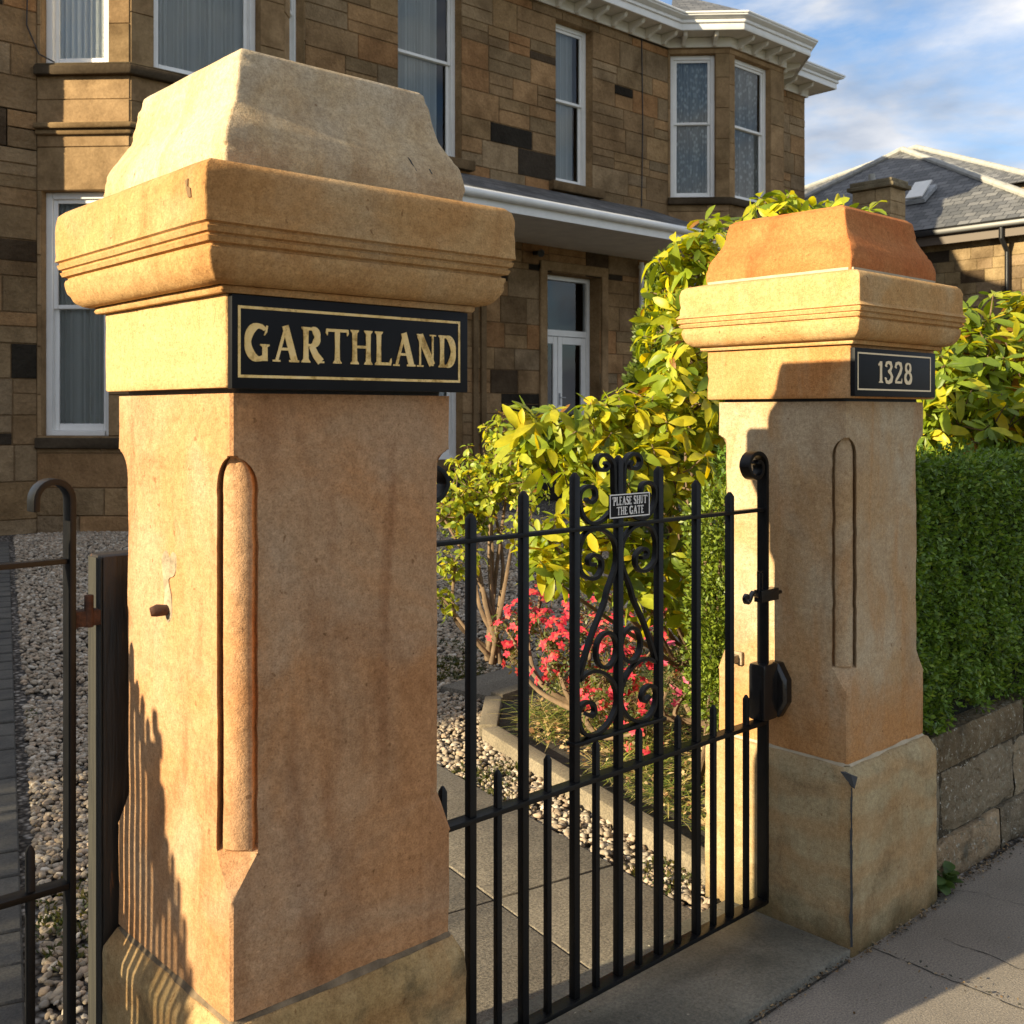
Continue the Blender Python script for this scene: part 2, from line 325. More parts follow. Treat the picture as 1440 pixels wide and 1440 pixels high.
def leafm(name, rough=.42, trans=.50, gain=1.0):
    m, t, p, NN, LL = mat(name); o = [n for n in t.nodes if n.type == 'OUTPUT_MATERIAL'][0]
    a = NN('ShaderNodeVertexColor'); a.layer_name = 'col'
    n = nz(t, 40, 3, .5, vmap(t)); r = ramp(t, [(.3, (.8, .8, .75)), (.7, (1.15, 1.15, 1.1))]); LL(n.outputs[0], r.inputs[0])
    c = mixc(t, .8, a.outputs[0], r.outputs[0], 'MULTIPLY'); LL(c, p.inputs['Base Color']); p.inputs['Roughness'].default_value = rough; p.inputs['Specular IOR Level'].default_value = .45
    tl = NN('ShaderNodeBsdfTranslucent'); c2 = mixc(t, 1.0, c, (1.5, 1.35, .35), 'MULTIPLY'); LL(c2, tl.inputs[0])
    ms = NN('ShaderNodeMixShader'); ms.inputs[0].default_value = trans; LL(p.outputs[0], ms.inputs[1]); LL(tl.outputs[0], ms.inputs[2]); LL(ms.outputs[0], o.inputs[0]); return m
M['leaf'] = leafm('leathery_leaf'); M['hedgeleaf'] = leafm('hedge_leaf', .45, .25); M['grass'] = leafm('grass_blade', .6, .35)
def petal():
    m = leafm('flower_petal', .6, .35); 
    for n in m.node_tree.nodes:
        if n.type == 'MIX' and not n.inputs[7].is_linked and n.inputs[0].default_value == 1.0: n.inputs[7].default_value = (1.2, 1.0, 1.0, 1)
    return m
M['petal'] = petal()
M['bark'] = simple('twig_bark', (.16, .105, .06), .85, bumps=(60, .7, .004), var=.4, vs=15)

def vcol(name, rough=.85, bs=(120, .4, .003), spec=.2):
    m, t, p, NN, LL = mat(name); a = NN('ShaderNodeVertexColor'); a.layer_name = 'col'; n = nz(t, 70, 4, .6, vmap(t)); r = ramp(t, [(.3, (.75, .75, .75)), (.7, (1.2, 1.2, 1.2))]); LL(n.outputs[0], r.inputs[0])
    LL(mixc(t, .8, a.outputs[0], r.outputs[0], 'MULTIPLY'), p.inputs['Base Color']); p.inputs['Roughness'].default_value = rough; p.inputs['Specular IOR Level'].default_value = spec
    if bs: bump(t, p, nz(t, bs[0], 3, .6, vmap(t)).outputs[0], bs[1], bs[2])
    return m
M['pebble'] = vcol('pebble_stone')
def lichen():
    m = ashlar('lichened_wall_stone', 1.6); t = m.node_tree; p = t.nodes['Principled BSDF']; c = p.inputs['Base Color'].links[0].from_socket; v = vmap(t)
    n = nz(t, 26, 6, .75, v, .3); r = ramp(t, [(.53, (0, 0, 0)), (.62, (.8, .8, .8))]); t.links.new(n.outputs[0], r.inputs[0]); c = mixc(t, r.outputs[0], c, (.30, .27, .19))
    n = nz(t, 60, 4, .7, v); r = ramp(t, [(.61, (0, 0, 0)), (.65, (1, 1, 1))]); t.links.new(n.outputs[0], r.inputs[0]); c = mixc(t, r.outputs[0], c, (.55, .53, .45))
    n = nz(t, 5, 6, .7, v); r = ramp(t, [(.54, (0, 0, 0)), (.74, (.7, .7, .7))]); t.links.new(n.outputs[0], r.inputs[0]); c = mixc(t, r.outputs[0], c, (.05, .045, .032))
    t.links.new(c, p.inputs['Base Color']); return m
M['lichen'] = lichen(); M['litter'] = vcol('dry_litter', .8, None)

def pavementm():
    m, t, p, NN, LL = mat('pavement_concrete'); v = vmap(t)
    n = nz(t, 1.5, 6, .6, v); r = ramp(t, [(.3, (.175, .148, .118)), (.7, (.285, .245, .20))]); LL(n.outputs[0], r.inputs[0])
    g = nz(t, 190, 3, .8, v); rg = ramp(t, [(.32, (.5, .5, .5)), (.5, (1, 1, 1)), (.72, (1.7, 1.65, 1.55))]); LL(g.outputs[0], rg.inputs[0]); c = mixc(t, .9, r.outputs[0], rg.outputs[0], 'MULTIPLY')
    vo = NN('ShaderNodeTexVoronoi'); vo.inputs['Scale'].default_value = 26; LL(v, vo.inputs['Vector']); rv = ramp(t, [(0, (1, 1, 1)), (.045, (0, 0, 0))]); LL(vo.outputs['Distance'], rv.inputs[0])
    sc = NN('ShaderNodeSeparateColor'); LL(vo.outputs['Color'], sc.inputs[0]); gt = NN('ShaderNodeMath'); gt.operation = 'GREATER_THAN'; gt.inputs[1].default_value = .92; LL(sc.outputs[0], gt.inputs[0])
    mu = NN('ShaderNodeMath'); mu.operation = 'MULTIPLY'; LL(rv.outputs[0], mu.inputs[0]); LL(gt.outputs[0], mu.inputs[1]); c = mixc(t, mu.outputs[0], c, (.5, .48, .44))
    cm = NN('ShaderNodeTexVoronoi'); cm.feature = 'DISTANCE_TO_EDGE'; cm.inputs['Scale'].default_value = 1.15; dn = nz(t, 3.5, 5, .6, v)
    c2 = mixc(t, .12, v, dn.outputs['Color']); LL(c2, cm.inputs['Vector']); rc = ramp(t, [(0, (1, 1, 1)), (.006, (0, 0, 0))]); LL(cm.outputs['Distance'], rc.inputs[0]); 
    LL(c, p.inputs['Base Color']); p.inputs['Roughness'].default_value = .9
    iv = NN('ShaderNodeMath'); iv.operation = 'SUBTRACT'; iv.inputs[0].default_value = 1; LL(rc.outputs[0], iv.inputs[1])
    bump(t, p, g.outputs[0], .9, .004); bump(t, p, nz(t, 9, 4, .6, v).outputs[0], .3, .012); return m
M['pavement'] = pavementm()
def flagm(name, a, b, g0=.6, wet=.75):
    m, t, p, NN, LL = mat(name); v = vmap(t); n = nz(t, 3.5, 7, .62, v, .5); r = ramp(t, [(.32, a), (.68, b)]); LL(n.outputs[0], r.inputs[0])
    g = nz(t, 120, 4, .85, v); rg = ramp(t, [(.38, (g0,) * 3), (.62, (1.5, 1.47, 1.42))]); LL(g.outputs[0], rg.inputs[0]); c = mixc(t, .9, r.outputs[0], rg.outputs[0], 'MULTIPLY')
    LL(c, p.inputs['Base Color']); p.inputs['Roughness'].default_value = wet; bump(t, p, g.outputs[0], .6, .003); bump(t, p, n.outputs[0], .4, .012); return m
M['threshold'] = flagm('worn_step_stone', (.075, .074, .060), (.19, .175, .14), .7, .62)
M['flag'] = flagm('path_slab', (.12, .102, .080), (.19, .165, .13), .35, .9)
M['kerb'] = flagm('kerb_concrete', (.14, .115, .078), (.24, .20, .14), .6, .9)
M['setts'] = flagm('drive_setts', (.035, .033, .030), (.085, .078, .066), .6, .8)
def soilm(name, a, b, c3, sc=14):
    m, t, p, NN, LL = mat(name); v = vmap(t); n = nz(t, sc, 8, .7, v); r = ramp(t, [(.3, a), (.5, b), (.72, c3)]); LL(n.outputs[0], r.inputs[0])
    mo = nz(t, 1.6, 5, .6, v); rm = ramp(t, [(.52, (0, 0, 0)), (.66, (.8, .8, .8))]); LL(mo.outputs[0], rm.inputs[0]); c = mixc(t, rm.outputs[0], r.outputs[0], (.045, .055, .012))
    LL(c, p.inputs['Base Color']); p.inputs['Roughness'].default_value = .95; bump(t, p, n.outputs[0], .9, .02); return m
M['soil'] = soilm('bed_soil', (.02, .014, .008), (.05, .035, .02), (.12, .09, .05))
def gravelm():
    m, t, p, NN, LL = mat('gravel_bed'); v = vmap(t); vo = NN('ShaderNodeTexVoronoi'); vo.inputs['Scale'].default_value = 34; LL(v, vo.inputs['Vector'])
    s = NN('ShaderNodeSeparateColor'); LL(vo.outputs['Color'], s.inputs[0]); r = ramp(t, [(.0, (.06, .05, .04)), (.5, (.20, .17, .14)), (1, (.45, .41, .36))]); LL(s.outputs[0], r.inputs[0])
    rd = ramp(t, [(.25, (1, 1, 1)), (.6, (.15, .13, .11))]); LL(vo.outputs['Distance'], rd.inputs[0]); c = mixc(t, 1.0, r.outputs[0], rd.outputs[0], 'MULTIPLY')
    LL(c, p.inputs['Base Color']); p.inputs['Roughness'].default_value = .9
    iv = NN('ShaderNodeMath'); iv.operation = 'SUBTRACT'; iv.inputs[0].default_value = 1; LL(vo.outputs['Distance'], iv.inputs[1]); bump(t, p, iv.outputs[0], 1, .03); return m
M['gravel'] = gravelm()
M['asphalt'] = simple('road_asphalt', (.05, .05, .05), .9, bumps=(150, .8, .004), var=.25, vs=3)
M['lawn'] = soilm('far_ground', (.03, .05, .012), (.06, .09, .02), (.10, .11, .04), 6)

# ------------------------------------------------------------------ ground
def gz(x, y):                       # the garden rises a little towards the house
    return 0.18 * min(1, max(0, (y - 5.0) / 6.0))
mb = MB(); mb.add([(-400, -400, -.16), (900, -400, -.16), (900, 900, -.16), (-400, 900, -.16)], [(0, 1, 2, 3)]); mb.build('ground', M['lawn'], kind='structure')
mb = MB(); mb.box(-60, 80, -9.5, -1.9, -.15, -.12); mb.build('road', M['asphalt'], kind='structure')
mb = MB(); mb.box(-60, 80, -1.75, 1.56, -.15, 0); mb.build('pavement', M['pavement'], kind='structure')
def ground_crack(pts, w_, nm, amp=.012):
    m_ = MB(); P = []
    for a, b in zip(pts[:-1], pts[1:]):
        a, b = Vector(a), Vector(b); k = max(2, int((b - a).length / .012))
        for i in range(k): P.append(a.lerp(b, i / k))
    d = (P[-1] - P[0]).normalized(); nn = Vector((-d.y, d.x)); rings = []
    for p in P:
        q = p + nn * amp * (noise.noise(Vector((p.x * 9, p.y * 9, 1))) + .4 * noise.noise(Vector((p.x * 45, p.y * 45, 1)))); h = w_ * max(.15, .75 + 1.2 * noise.noise(Vector((p.x * 24, p.y * 24, 7))))
        rings.append([Vector((q.x + nn.x * h, q.y + nn.y * h, .0015)), Vector((q.x - nn.x * h, q.y - nn.y * h, .0015))])
    vs = [v for r in rings for v in r]; m_.add(vs, [(2 * i, 2 * i + 1, 2 * i + 3, 2 * i + 2) for i in range(len(rings) - 1)]); m_.build(nm, M['soil'], kind='structure')
M['soil'] = simple('dirt_in_joint', (.040, .034, .026), .95, bumps=(120, .8, .004), var=.5, vs=40)
ground_crack([(2.755, 1.53), (2.75, .9), (2.76, -1.7)], .0024, 'pavement_joint'); ground_crack([(2.965, 1.42), (2.945, 1.0), (2.95, .2)], .0016, 'pavement_crack', .02)
ground_crack([(3.28, 1.54), (3.36, 1.28), (3.62, 1.1), (3.7, .5)], .0010, 'pavement_crack', .03); ground_crack([(1.3, 1.542), (2.0, 1.538), (2.66, 1.536)], .0045, 'pavement_joint', .004); ground_crack([(4.6, 1.55), (4.61, -1.7)], .0024, 'pavement_joint'); ground_crack([(.92, 1.53), (.9, -1.7)], .0024, 'pavement_joint')
mb = MB()
for i in range(60): mb.box(-27 + i * .915, -27 + i * .915 + .905, -1.9, -1.76, -.15, .0)
mb.build('road_kerb', M['kerb'], kind='structure', bevel=.012)
# garden ground
xs = [-14, -3, 0, 2, 4, 6, 9, 14, 22, 24, 40]; ys = [1.57, 2.6, 4, 5, 6, 7, 8, 9, 10, 11, 13, 26]
vs = [(x, y, gz(x, y) - .012) for y in ys for x in xs]; n = len(xs)
mb = MB(); mb.add(vs, [(j * n + i, j * n + i + 1, (j + 1) * n + i + 1, (j + 1) * n + i) for j in range(len(ys) - 1) for i in range(n - 1)])
mb.build('gravel_ground', M['gravel'], kind='structure')
# paved path running from the gate
mb = MB()
pa = Vector((2.50, 1.75)); pdv = Vector((.165, .986)); pn = Vector((.986, -.165))
for j in range(6):
    for i in range(2):
        o = pa + pdv * (j * .62 + (.0 if i != 1 else .0)) - pn * ((i + 1) * .46)
        dz = random.uniform(-.003, .003)
        mb.obox((o.x + .004, o.y + .004, -.05), (pn * .452).to_3d(), (pdv * .612).to_3d(), (0, 0, .068 + dz))
mb.build('path', M['flag'], kind='structure', bevel=.004)
# threshold stone between the pillars
mb = MB(); mb.box(1.22, 2.70, 1.545, 1.96, -.05, .022); mb.build('threshold_step', M['threshold'], kind='structure', bevel=.008)
mb = MB(); mb.box(-5.0, .85, 1.565, 2.2, -.05, .012); mb.build('drive_entrance', M['flag'], kind='structure')
# block-paved drive, left of the gravel
mb = MB(); e0 = Vector((.80, 2.45)); ed = Vector((.29, .957)); en = Vector((.957, -.29))
for j in range(46):
    for i in range(14):
        o = e0 + ed * (j * .205) - en * ((i + 1) * .135) ; z = gz(o.x, o.y)
        if i == 0 or True:
            mb.obox((o.x, o.y, z - .06), (en * .127).to_3d(), (ed * .197).to_3d(), (0, 0, .068 + random.uniform(-.004, .004)))
mb.build('driveway', M['setts'], kind='structure', bevel=.006, seg=1)

# planting bed + its edging
bedp = [(2.80, 2.06), (3.245, 3.66), (3.60, 4.02), (6.6, 4.40), (6.6, 2.05)]
mb = MB(); mb.add([(x, y, .03) for x, y in bedp], [(0, 4, 3, 2, 1)]); mb.build('bed_soil', M['soil'], kind='structure')
ke = empty('bed_kerb', (2.8, 2.06, 0), 'low concrete kerb bending around the planted bed behind the gate', 'kerb')
def kerbseg(a, b, wdt=.085, h=.065, n=1):
    a, b = Vector(a), Vector(b); d = (b - a); Ln = d.length; d.normalize(); nn = Vector((-d.y, d.x))
    for i in range(n):
        m_ = MB(); s = a + d * (Ln * i / n + .004)
        m_.obox((s.x, s.y, -.04), (d * (Ln / n - .008)).to_3d(), (nn * wdt).to_3d(), (0, 0, h + .04 + random.uniform(-.004, .004)))
        m_.build('kerb_stone', M['kerb'], ke, (s.x, s.y, 0), bevel=.009)
kerbseg((2.80, 2.04), (3.245, 3.66), n=2); kerbseg((3.25, 3.67), (3.60, 4.03), n=1); kerbseg((3.61, 4.04), (6.6, 4.41), n=3)
mb = MB(); mb.obox((3.62, 4.16, -.02), (1.45, .17, 0), (-.05, .33, 0), (0, 0, .055))
tag(mb.build('stepping_slab', M['flag'], bevel=.008), 'flat brown flagstone lying in the gravel beyond the bed kerb', 'slab')

# pebbles
def ico(sub):
    bm = bmesh.new(); bmesh.ops.create_icosphere(bm, subdivisions=sub, radius=1); v = np.array([x.co[:] for x in bm.verts]); f = np.array([[q.index for q in p.verts] for p in bm.faces]); bm.free(); return v, f
PEB = .40 * np.array([(.36, .29, .21)]) + .60 * np.array([1.06, 1, .92]) * np.array([(.34, .26, .19), (.26, .20, .15), (.38, .32, .25), (.30, .25, .20), (.42, .37, .31), (.30, .26, .21), (.52, .48, .42), (.36, .27, .20), (.20, .18, .155), (.45, .35, .27), (.14, .12, .10), (.60, .57, .52), (.33, .31, .28)])
def pebbles(pts, rad, sub, z0):
    v, f = ico(sub); n = len(pts); R = rng.uniform(.6, 1.35, (n, 1)) * rad
    sc = np.stack([rng.uniform(.8, 1.35, n), rng.uniform(.7, 1.05, n), rng.uniform(.45, .8, n)], 1) * R
    jit = 1 + rng.normal(0, .13, (n, len(v), 1)); P = v[None] * jit * sc[:, None]
    an = rng.uniform(0, 2 * pi, n); c, s = np.cos(an)[:, None], np.sin(an)[:, None]; tl = rng.normal(0, .25, n)[:, None]
    x = P[..., 0] * c - P[..., 1] * s; y = P[..., 0] * s + P[..., 1] * c; z = P[..., 2] + x * tl
    V = np.stack([x + pts[:, 0:1], y + pts[:, 1:2], z + z0[:, None] + rng.uniform(0, .012, (n, 1))], -1).reshape(-1, 3)
    F = (f[None] + (np.arange(n) * len(v))[:, None, None]).reshape(-1, 3)
    C_ = np.repeat(PEB[rng.integers(0, len(PEB), n)] * rng.uniform(.75, 1.15, (n, 1)), len(v), 0)
    return V, F, C_
def side(p, a, b): return (b[0] - a[0]) * (p[:, 1] - a[1]) - (b[1] - a[1]) * (p[:, 0] - a[0])
def scatter(x0, x1, y0, y1, dens):
    n = int((x1 - x0) * (y1 - y0) * dens); return np.stack([rng.uniform(x0, x1, n), rng.uniform(y0, y1, n)], 1)
def keep(p):
    k = side(p, (.84, 2.45), (3.6, 11.55)) < 0                                   # right of the drive
    a = pa - pn * 0.0; b = pa + pdv * 3.72; l0 = pa - pn * .93; l1 = l0 + pdv * 3.72
    inpath = (side(p, a, b) > -.015) & (side(p, l0, l1) < 0.0) & (p[:, 1] < 5.35)
    bed = (side(p, (2.80, 2.04), (3.245, 3.66)) < 0) & (side(p, (3.245, 3.66), (3.6, 4.03)) < 0) & (side(p, (3.6, 4.03), (6.6, 4.40)) < 0)
    slab = (side(p, (3.62, 4.16), (5.07, 4.33)) > 0) & (side(p, (3.57, 4.49), (5.02, 4.66)) < 0) & (p[:, 0] > 3.6) & (p[:, 0] < 5.05)
    pil = (p[:, 0] > .78) & (p[:, 0] < 1.32) & (p[:, 1] < 2.13)
    return k & ~inpath & ~bed & ~slab & ~pil
A = scatter(.6, 5.0, 1.98, 7.0, 2700); dA = A @ np.array([FW.x, FW.y]); A = A[keep(A) & (dA < 5.6)]
parts_ = [pebbles(A, .0115, 2, np.full(len(A), .0))]
B_ = scatter(1.5, 9.5, 3.3, 12.0, 1500); dB = B_ @ np.array([FW.x, FW.y]); B_ = B_[keep(B_) & (dB >= 5.6)]
parts_.append(pebbles(B_, .0150, 1, np.array([gz(x, y) for x, y in B_]) - .002))
V = []; F = []; Cc = []; o_ = 0
for v_, f_, c_ in parts_: V.append(v_); F.append(f_ + o_); Cc.append(c_); o_ += len(v_)
me = mesh_np(np.concatenate(V), np.concatenate(F), 3, np.concatenate(Cc), True); me.materials.append(M['pebble'])
tag(link('gravel_pebbles', me, kind='stuff'), 'rounded grey and buff pebbles covering the garden drive', 'gravel')
#@@LETTERS
# ------------------------------------------------------------------ lettering (own glyph drawings, unit height)
def arc(cx, cy, rx, ry, a0, a1, n=14): return [(cx + rx * cos(radians(a0 + (a1 - a0) * i / n)), cy + ry * sin(radians(a0 + (a1 - a0) * i / n))) for i in range(n + 1)]
def st(pts, w0, w1=None, wm=None):
    n = len(pts); w1 = w0 if w1 is None else w1
    out = []
    for i, p in enumerate(pts):
        u = i / (n - 1); w = w0 + (w1 - w0) * u
        if wm is not None: w += (wm - (w0 + w1) / 2) * (1 - (2 * u - 1) ** 2)
        out.append((p[0], p[1], w))
    return out
def stem(x, y0=0, y1=1, w=.17, sf=.13, bot=True, top=True):     # upright with flared wedge serifs
    s = [(x, y0, w + (sf if bot else 0)), (x, y0 + .035, w + (sf if bot else 0)), (x, y0 + .10, w + .01), (x, (y0 + y1) / 2, w - .015), (x, y1 - .10, w + .01), (x, y1 - .035, w + (sf if top else 0)), (x, y1, w + (sf if top else 0))]
    return s
def glyph(ch):
    T, t = .17, .075                                   # thick and thin
    if ch == 'G': return [st(arc(.42, .5, .34, .45, 52, 305, 22), .07, .08, .19), [(.62, .0, .17), (.62, .12, .17), (.62, .38, .16), (.62, .42, .30), (.62, .46, .30)], [(.60, .70, .02), (.66, .80, .05), (.69, .97, .05)]], .82
    if ch == 'A': return [st([(.42, .97), (.12, .03)], t), st([(.40, 1.0), (.70, .03)], T), [(.22, .35, t), (.58, .35, t)], [(-.01, .02, .05), (.24, .02, .05)], [(.53, .025, .06), (.86, .025, .06)]], .86
    if ch == 'R': return [stem(.17), st([(.17, .95), (.36, .95)], .08), st(arc(.36, .725, .20, .235, 90, -90), .08, .08, .19), st([(.17, .49), (.38, .49)], .075), st([(.36, .47), (.50, .22), (.68, .03)], .14, .17), [(.58, .025, .055), (.80, .025, .05)]], .80
    if ch == 'T': return [stem(.40, 0, .95, top=False), [(.02, .95, .085), (.78, .95, .085)], [(.02, .99, .02), (.03, .88, .07), (.05, .80, .012)], [(.78, .99, .02), (.77, .88, .07), (.75, .80, .012)]], .80
    if ch == 'H': return [stem(.16), stem(.66), [(.2, .51, .08), (.62, .51, .08)]], .84
    if ch == 'L': return [stem(.16), [(.16, .045, .085), (.60, .045, .085)], [(.60, .0, .03), (.61, .12, .07), (.63, .22, .012)]], .66
    if ch == 'N': return [st([(.13, .0), (.13, .97)], .07), st([(.12, .97), (.62, .06)], .18), st([(.64, .03), (.64, .97)], .07), [(.0, .02, .045), (.26, .02, .045)], [(.0, .975, .05), (.22, .975, .05)], [(.52, .975, .045), (.78, .975, .045)]], .80
    if ch == 'D': return [stem(.17, top=True), st([(.17, .955), (.34, .955)], .08), st(arc(.34, .5, .30, .455, 90, -90, 18), .08, .08, .20), st([(.17, .045), (.34, .045)], .08)], .76
    if ch == 'P': return [stem(.17), st([(.17, .95), (.36, .95)], .08), st(arc(.36, .715, .20, .245, 90, -90), .08, .08, .19), st([(.17, .47), (.36, .47)], .075)], .66
    if ch == 'E': return [stem(.17), [(.17, .955, .08), (.56, .955, .08)], [(.17, .045, .08), (.60, .045, .08)], [(.17, .51, .07), (.46, .51, .07)], [(.56, .99, .05), (.56, .80, .03)], [(.60, .01, .05), (.60, .22, .03)]], .68
    if ch == 'S': return [st([(.54, .80), (.47, .92), (.33, .96), (.18, .92), (.12, .78), (.17, .64), (.33, .52), (.49, .40), (.56, .24), (.49, .09), (.33, .04), (.17, .08), (.08, .22)], .07, .07, .17), [(.56, .98, .04), (.56, .76, .04)], [(.07, .02, .04), (.07, .26, .04)]], .66
    if ch == 'U': return [st([(.17, .97), (.17, .35), (.20, .16), (.33, .05), (.48, .08), (.58, .22), (.60, .42), (.60, .97)], .17, .07, .10), [(.02, .975, .05), (.32, .975, .05)], [(.48, .975, .05), (.72, .975, .05)]], .76
    if ch == '1': return [stem(.20, 0, 1, .13, .12, top=False), [(.19, .97, .05), (.05, .82, .07)]], .36
    if ch == '3': return [st([(.08, .80), (.13, .93), (.25, .975), (.38, .93), (.43, .78), (.37, .62), (.22, .54)], .06, .06, .13), st([(.22, .54), (.38, .47), (.46, .30), (.41, .12), (.27, .03), (.12, .06), (.06, .20)], .06, .06, .14), [(.09, .76, .10), (.10, .82, .12), (.11, .86, .03)], [(.07, .15, .03), (.07, .20, .12), (.08, .25, .10)]], .56
    if ch == '2': return [st([(.07, .76), (.12, .92), (.26, .975), (.40, .91), (.45, .74), (.38, .52), (.20, .26), (.07, .07)], .07, .05, .13), [(.06, .05, .10), (.25, .05, .11), (.44, .05, .10)], [(.46, .0, .03), (.47, .14, .05), (.48, .24, .01)], [(.08, .72, .10), (.09, .77, .12), (.10, .82, .03)]], .56
    if ch == '8': return [st(arc(.27, .76, .15, .205, 90, 450, 22), .06, .06, .11), st(arc(.27, .28, .19, .25, 90, 450, 22), .06, .06, .13)], .56
    if ch == ' ': return [], .34
    if ch == "'": return [[(.08, .98, .10), (.06, .74, .03)]], .16
    return [], .3
def lettering(text, x0, x1, z0, z1, y, mat_, parent, name='lettering', gap=.06, dep=.0008):
    gl = [glyph(c) for c in text]; tot = sum(g[1] for g in gl) + gap * (len(gl) - 1); h = z1 - z0; sx = (x1 - x0) / tot
    m_ = MB(); x = 0; k = 0
    for strokes, adv in gl:
        for s in strokes:
            k += 1; yy = y - (k % 7) * .00009
            P = [Vector((x0 + (x + p[0]) * sx, z0 + p[1] * h)) for p in s]; W = [p[2] for p in s]; rings = []
            for i, p in enumerate(P):
                g = (P[min(i + 1, len(P) - 1)] - P[max(i - 1, 0)]); g = Vector((g.x, g.y)).normalized(); nn = Vector((-g.y, g.x))
                w_ = W[i] * (abs(nn.x) * sx + abs(nn.y) * h) / 2
                a = p + nn * w_; b = p - nn * w_
                rings.append([(a.x, yy - dep, a.y), (b.x, yy - dep, b.y), (b.x, yy + .0005, b.y), (a.x, yy + .0005, a.y)])
            m_.loft(rings)
        x += adv + gap
    return m_.build(name, mat_, parent, (x0, y, z0))

# ------------------------------------------------------------------ gate pillars
def sqring(cx, cy, h, z, rad=.006, ns=14):
    """rounded square ring, sides subdivided"""
    P = []
    for q in range(4):
        a0 = -pi / 2 - pi / 4 + q * pi / 2         # start with the -Y side
        dx, dy = [(1, 0), (0, 1), (-1, 0), (0, -1)][q]; ox, oy = [(0, -1), (1, 0), (0, 1), (-1, 0)][q]
        for i in range(ns + 1):
            u = -1 + 2 * i / ns; l = (h - rad) * u
            P.append(Vector((cx + dx * l + ox * h, cy + dy * l + oy * h, z)))
        a = atan2(oy, ox); c = Vector((cx + (h - rad) * (dx + ox), cy + (h - rad) * (dy + oy), z))
        for k in (1, 2): an = a + pi / 2 * k / 3; P.append(c + Vector((cos(an), sin(an), 0)) * rad)
    return P
def wobble(P, amp, seed, cx, cy):
    out = []
    for p in P:
        d = Vector((p.x - cx, p.y - cy, 0)); d.normalize()
        n_ = noise.noise(p * 9 + Vector((seed, 0, 0))) + .6 * noise.noise(p * 28 + Vector((seed, 5, 0)))
        e = noise.noise(p * 60 + Vector((0, seed, 0)))
        cn = max(0, min(abs(p.x - cx), abs(p.y - cy)) / max(abs(p.x - cx), abs(p.y - cy), 1e-6) - .93) / .07   # nearer the arris, chips
        k = n_ * amp - cn * max(0, e - .12) * amp * 9
        out.append(p + d * k)
    return out
def turned(prof, cx, cy, name, mt, par, seed, rad=.004, amp=.0012, step=.012):
    rings = []
    for (h0, z0), (h1, z1) in zip(prof[:-1], prof[1:]):
        L_ = sqrt((h1 - h0) ** 2 + (z1 - z0) ** 2); k = max(1, int(L_ / step))
        for i in range(k): u = i / k; rings.append(wobble(sqring(cx, cy, h0 + (h1 - h0) * u, z0 + (z1 - z0) * u, rad), amp, seed, cx, cy))
    rings.append(wobble(sqring(cx, cy, prof[-1][0], prof[-1][1], rad), amp, seed, cx, cy))
    m_ = MB(); m_.loft(rings); return m_.build(name, mt, par, (cx, cy, (prof[0][1] + prof[-1][1]) / 2), smooth=38)
def sm(prof, n=5):                              # smooth a profile run
    return [(p.x, p.y) for p in catmull([(a, b) for a, b in prof], n)]
def shaft(cx, cy, hw, z0, z1, mt, par, seed):
    zs = list(np.arange(z0, .70, .02)) + list(np.arange(.70, .80, .005)) + list(np.arange(.80, 1.36, .02)) + list(np.arange(1.36, 1.428, .0035)) + list(np.arange(1.43, z1, .02)) + [z1]
    U = [0, .12, .25, .4, .55, .68, .715, .76, .86, .93, .955, .965, 1.0]
    a, r = .042, .033
    def D(u):
        s = u * .05
        if s < .0355: q = (2 * a - s); return (q - sqrt(max(0, q * q - 2 * (a * a + (a - s) ** 2 - r * r)))) / 2
        if u < .96: return .022
        return 0
    rings = []
    for z in zs:
        if z > 1.428 or z < .708: w_, mode, kk = 0, 0, 0
        elif z > 1.375: w_ = .05 * sqrt(max(0, 1 - ((z - 1.375) / .0535) ** 2)); kk = min(1, w_ / .016); mode = 1
        elif z > .782: w_ = .05 + .0035 * noise.noise(Vector((seed, 0, z * 17))) + .002 * noise.noise(Vector((seed, 4, z * 60))); kk = 1; mode = 1
        else: w_ = .05 * max(0, (z - .708) / .074); kk = 1; mode = 2
        cs = []                                   # signed distances along two faces from the corner
        P = []
        for q in range(4):
            ox, oy = [(1, -1), (1, 1), (-1, 1), (-1, -1)][q]         # corner
            inx = {0: ((-1, 0), (0, 1)), 1: ((0, -1), (-1, 0)), 2: ((1, 0), (0, -1)), 3: ((0, 1), (1, 0))}[q]
            C0 = Vector((cx + ox * hw, cy + oy * hw, z)); dg = Vector((-ox, -oy, 0))
            for sgn, dr in ((-1, inx[0]), (1, inx[1])):
                seq = U[::-1] if sgn < 0 else U[1:]
                for u in seq:
                    ww = max(w_, .012); s = u * ww
                    if mode == 1: d = D(u) * kk * (1 if w_ > .0 else 0)
                    elif mode == 2: d = max(0, w_ - s) / 2
                    else: d = .0025 * (1 - min(1, s / .005)) if s < .005 else 0
                    P.append(C0 + Vector((dr[0], dr[1], 0)) * s + dg * d)
            # interior of the next face
            nx = {0: (0, 1), 1: (-1, 0), 2: (0, -1), 3: (1, 0)}[q]
            for i in range(1, 14):
                u = i / 14; s0 = max(w_, .012); P.append(C0 + Vector((nx[0], nx[1], 0)) * (s0 + (2 * hw - 2 * s0) * u))
        rings.append([p + Vector(((p.x - cx), (p.y - cy), 0)).normalized() * (noise.noise(p * 7 + Vector((seed, 0, 0))) * .0028 + noise.noise(p * 30) * .0007) for p in P])
    m_ = MB(); m_.loft(rings); return m_.build('shaft', mt, par, (cx, cy, (z0 + z1) / 2), smooth=32)
M['dark_mortar'] = simple('old_brown_mortar', (.17, .12, .07), .95, bumps=(120, .7, .005), var=.5, vs=25)
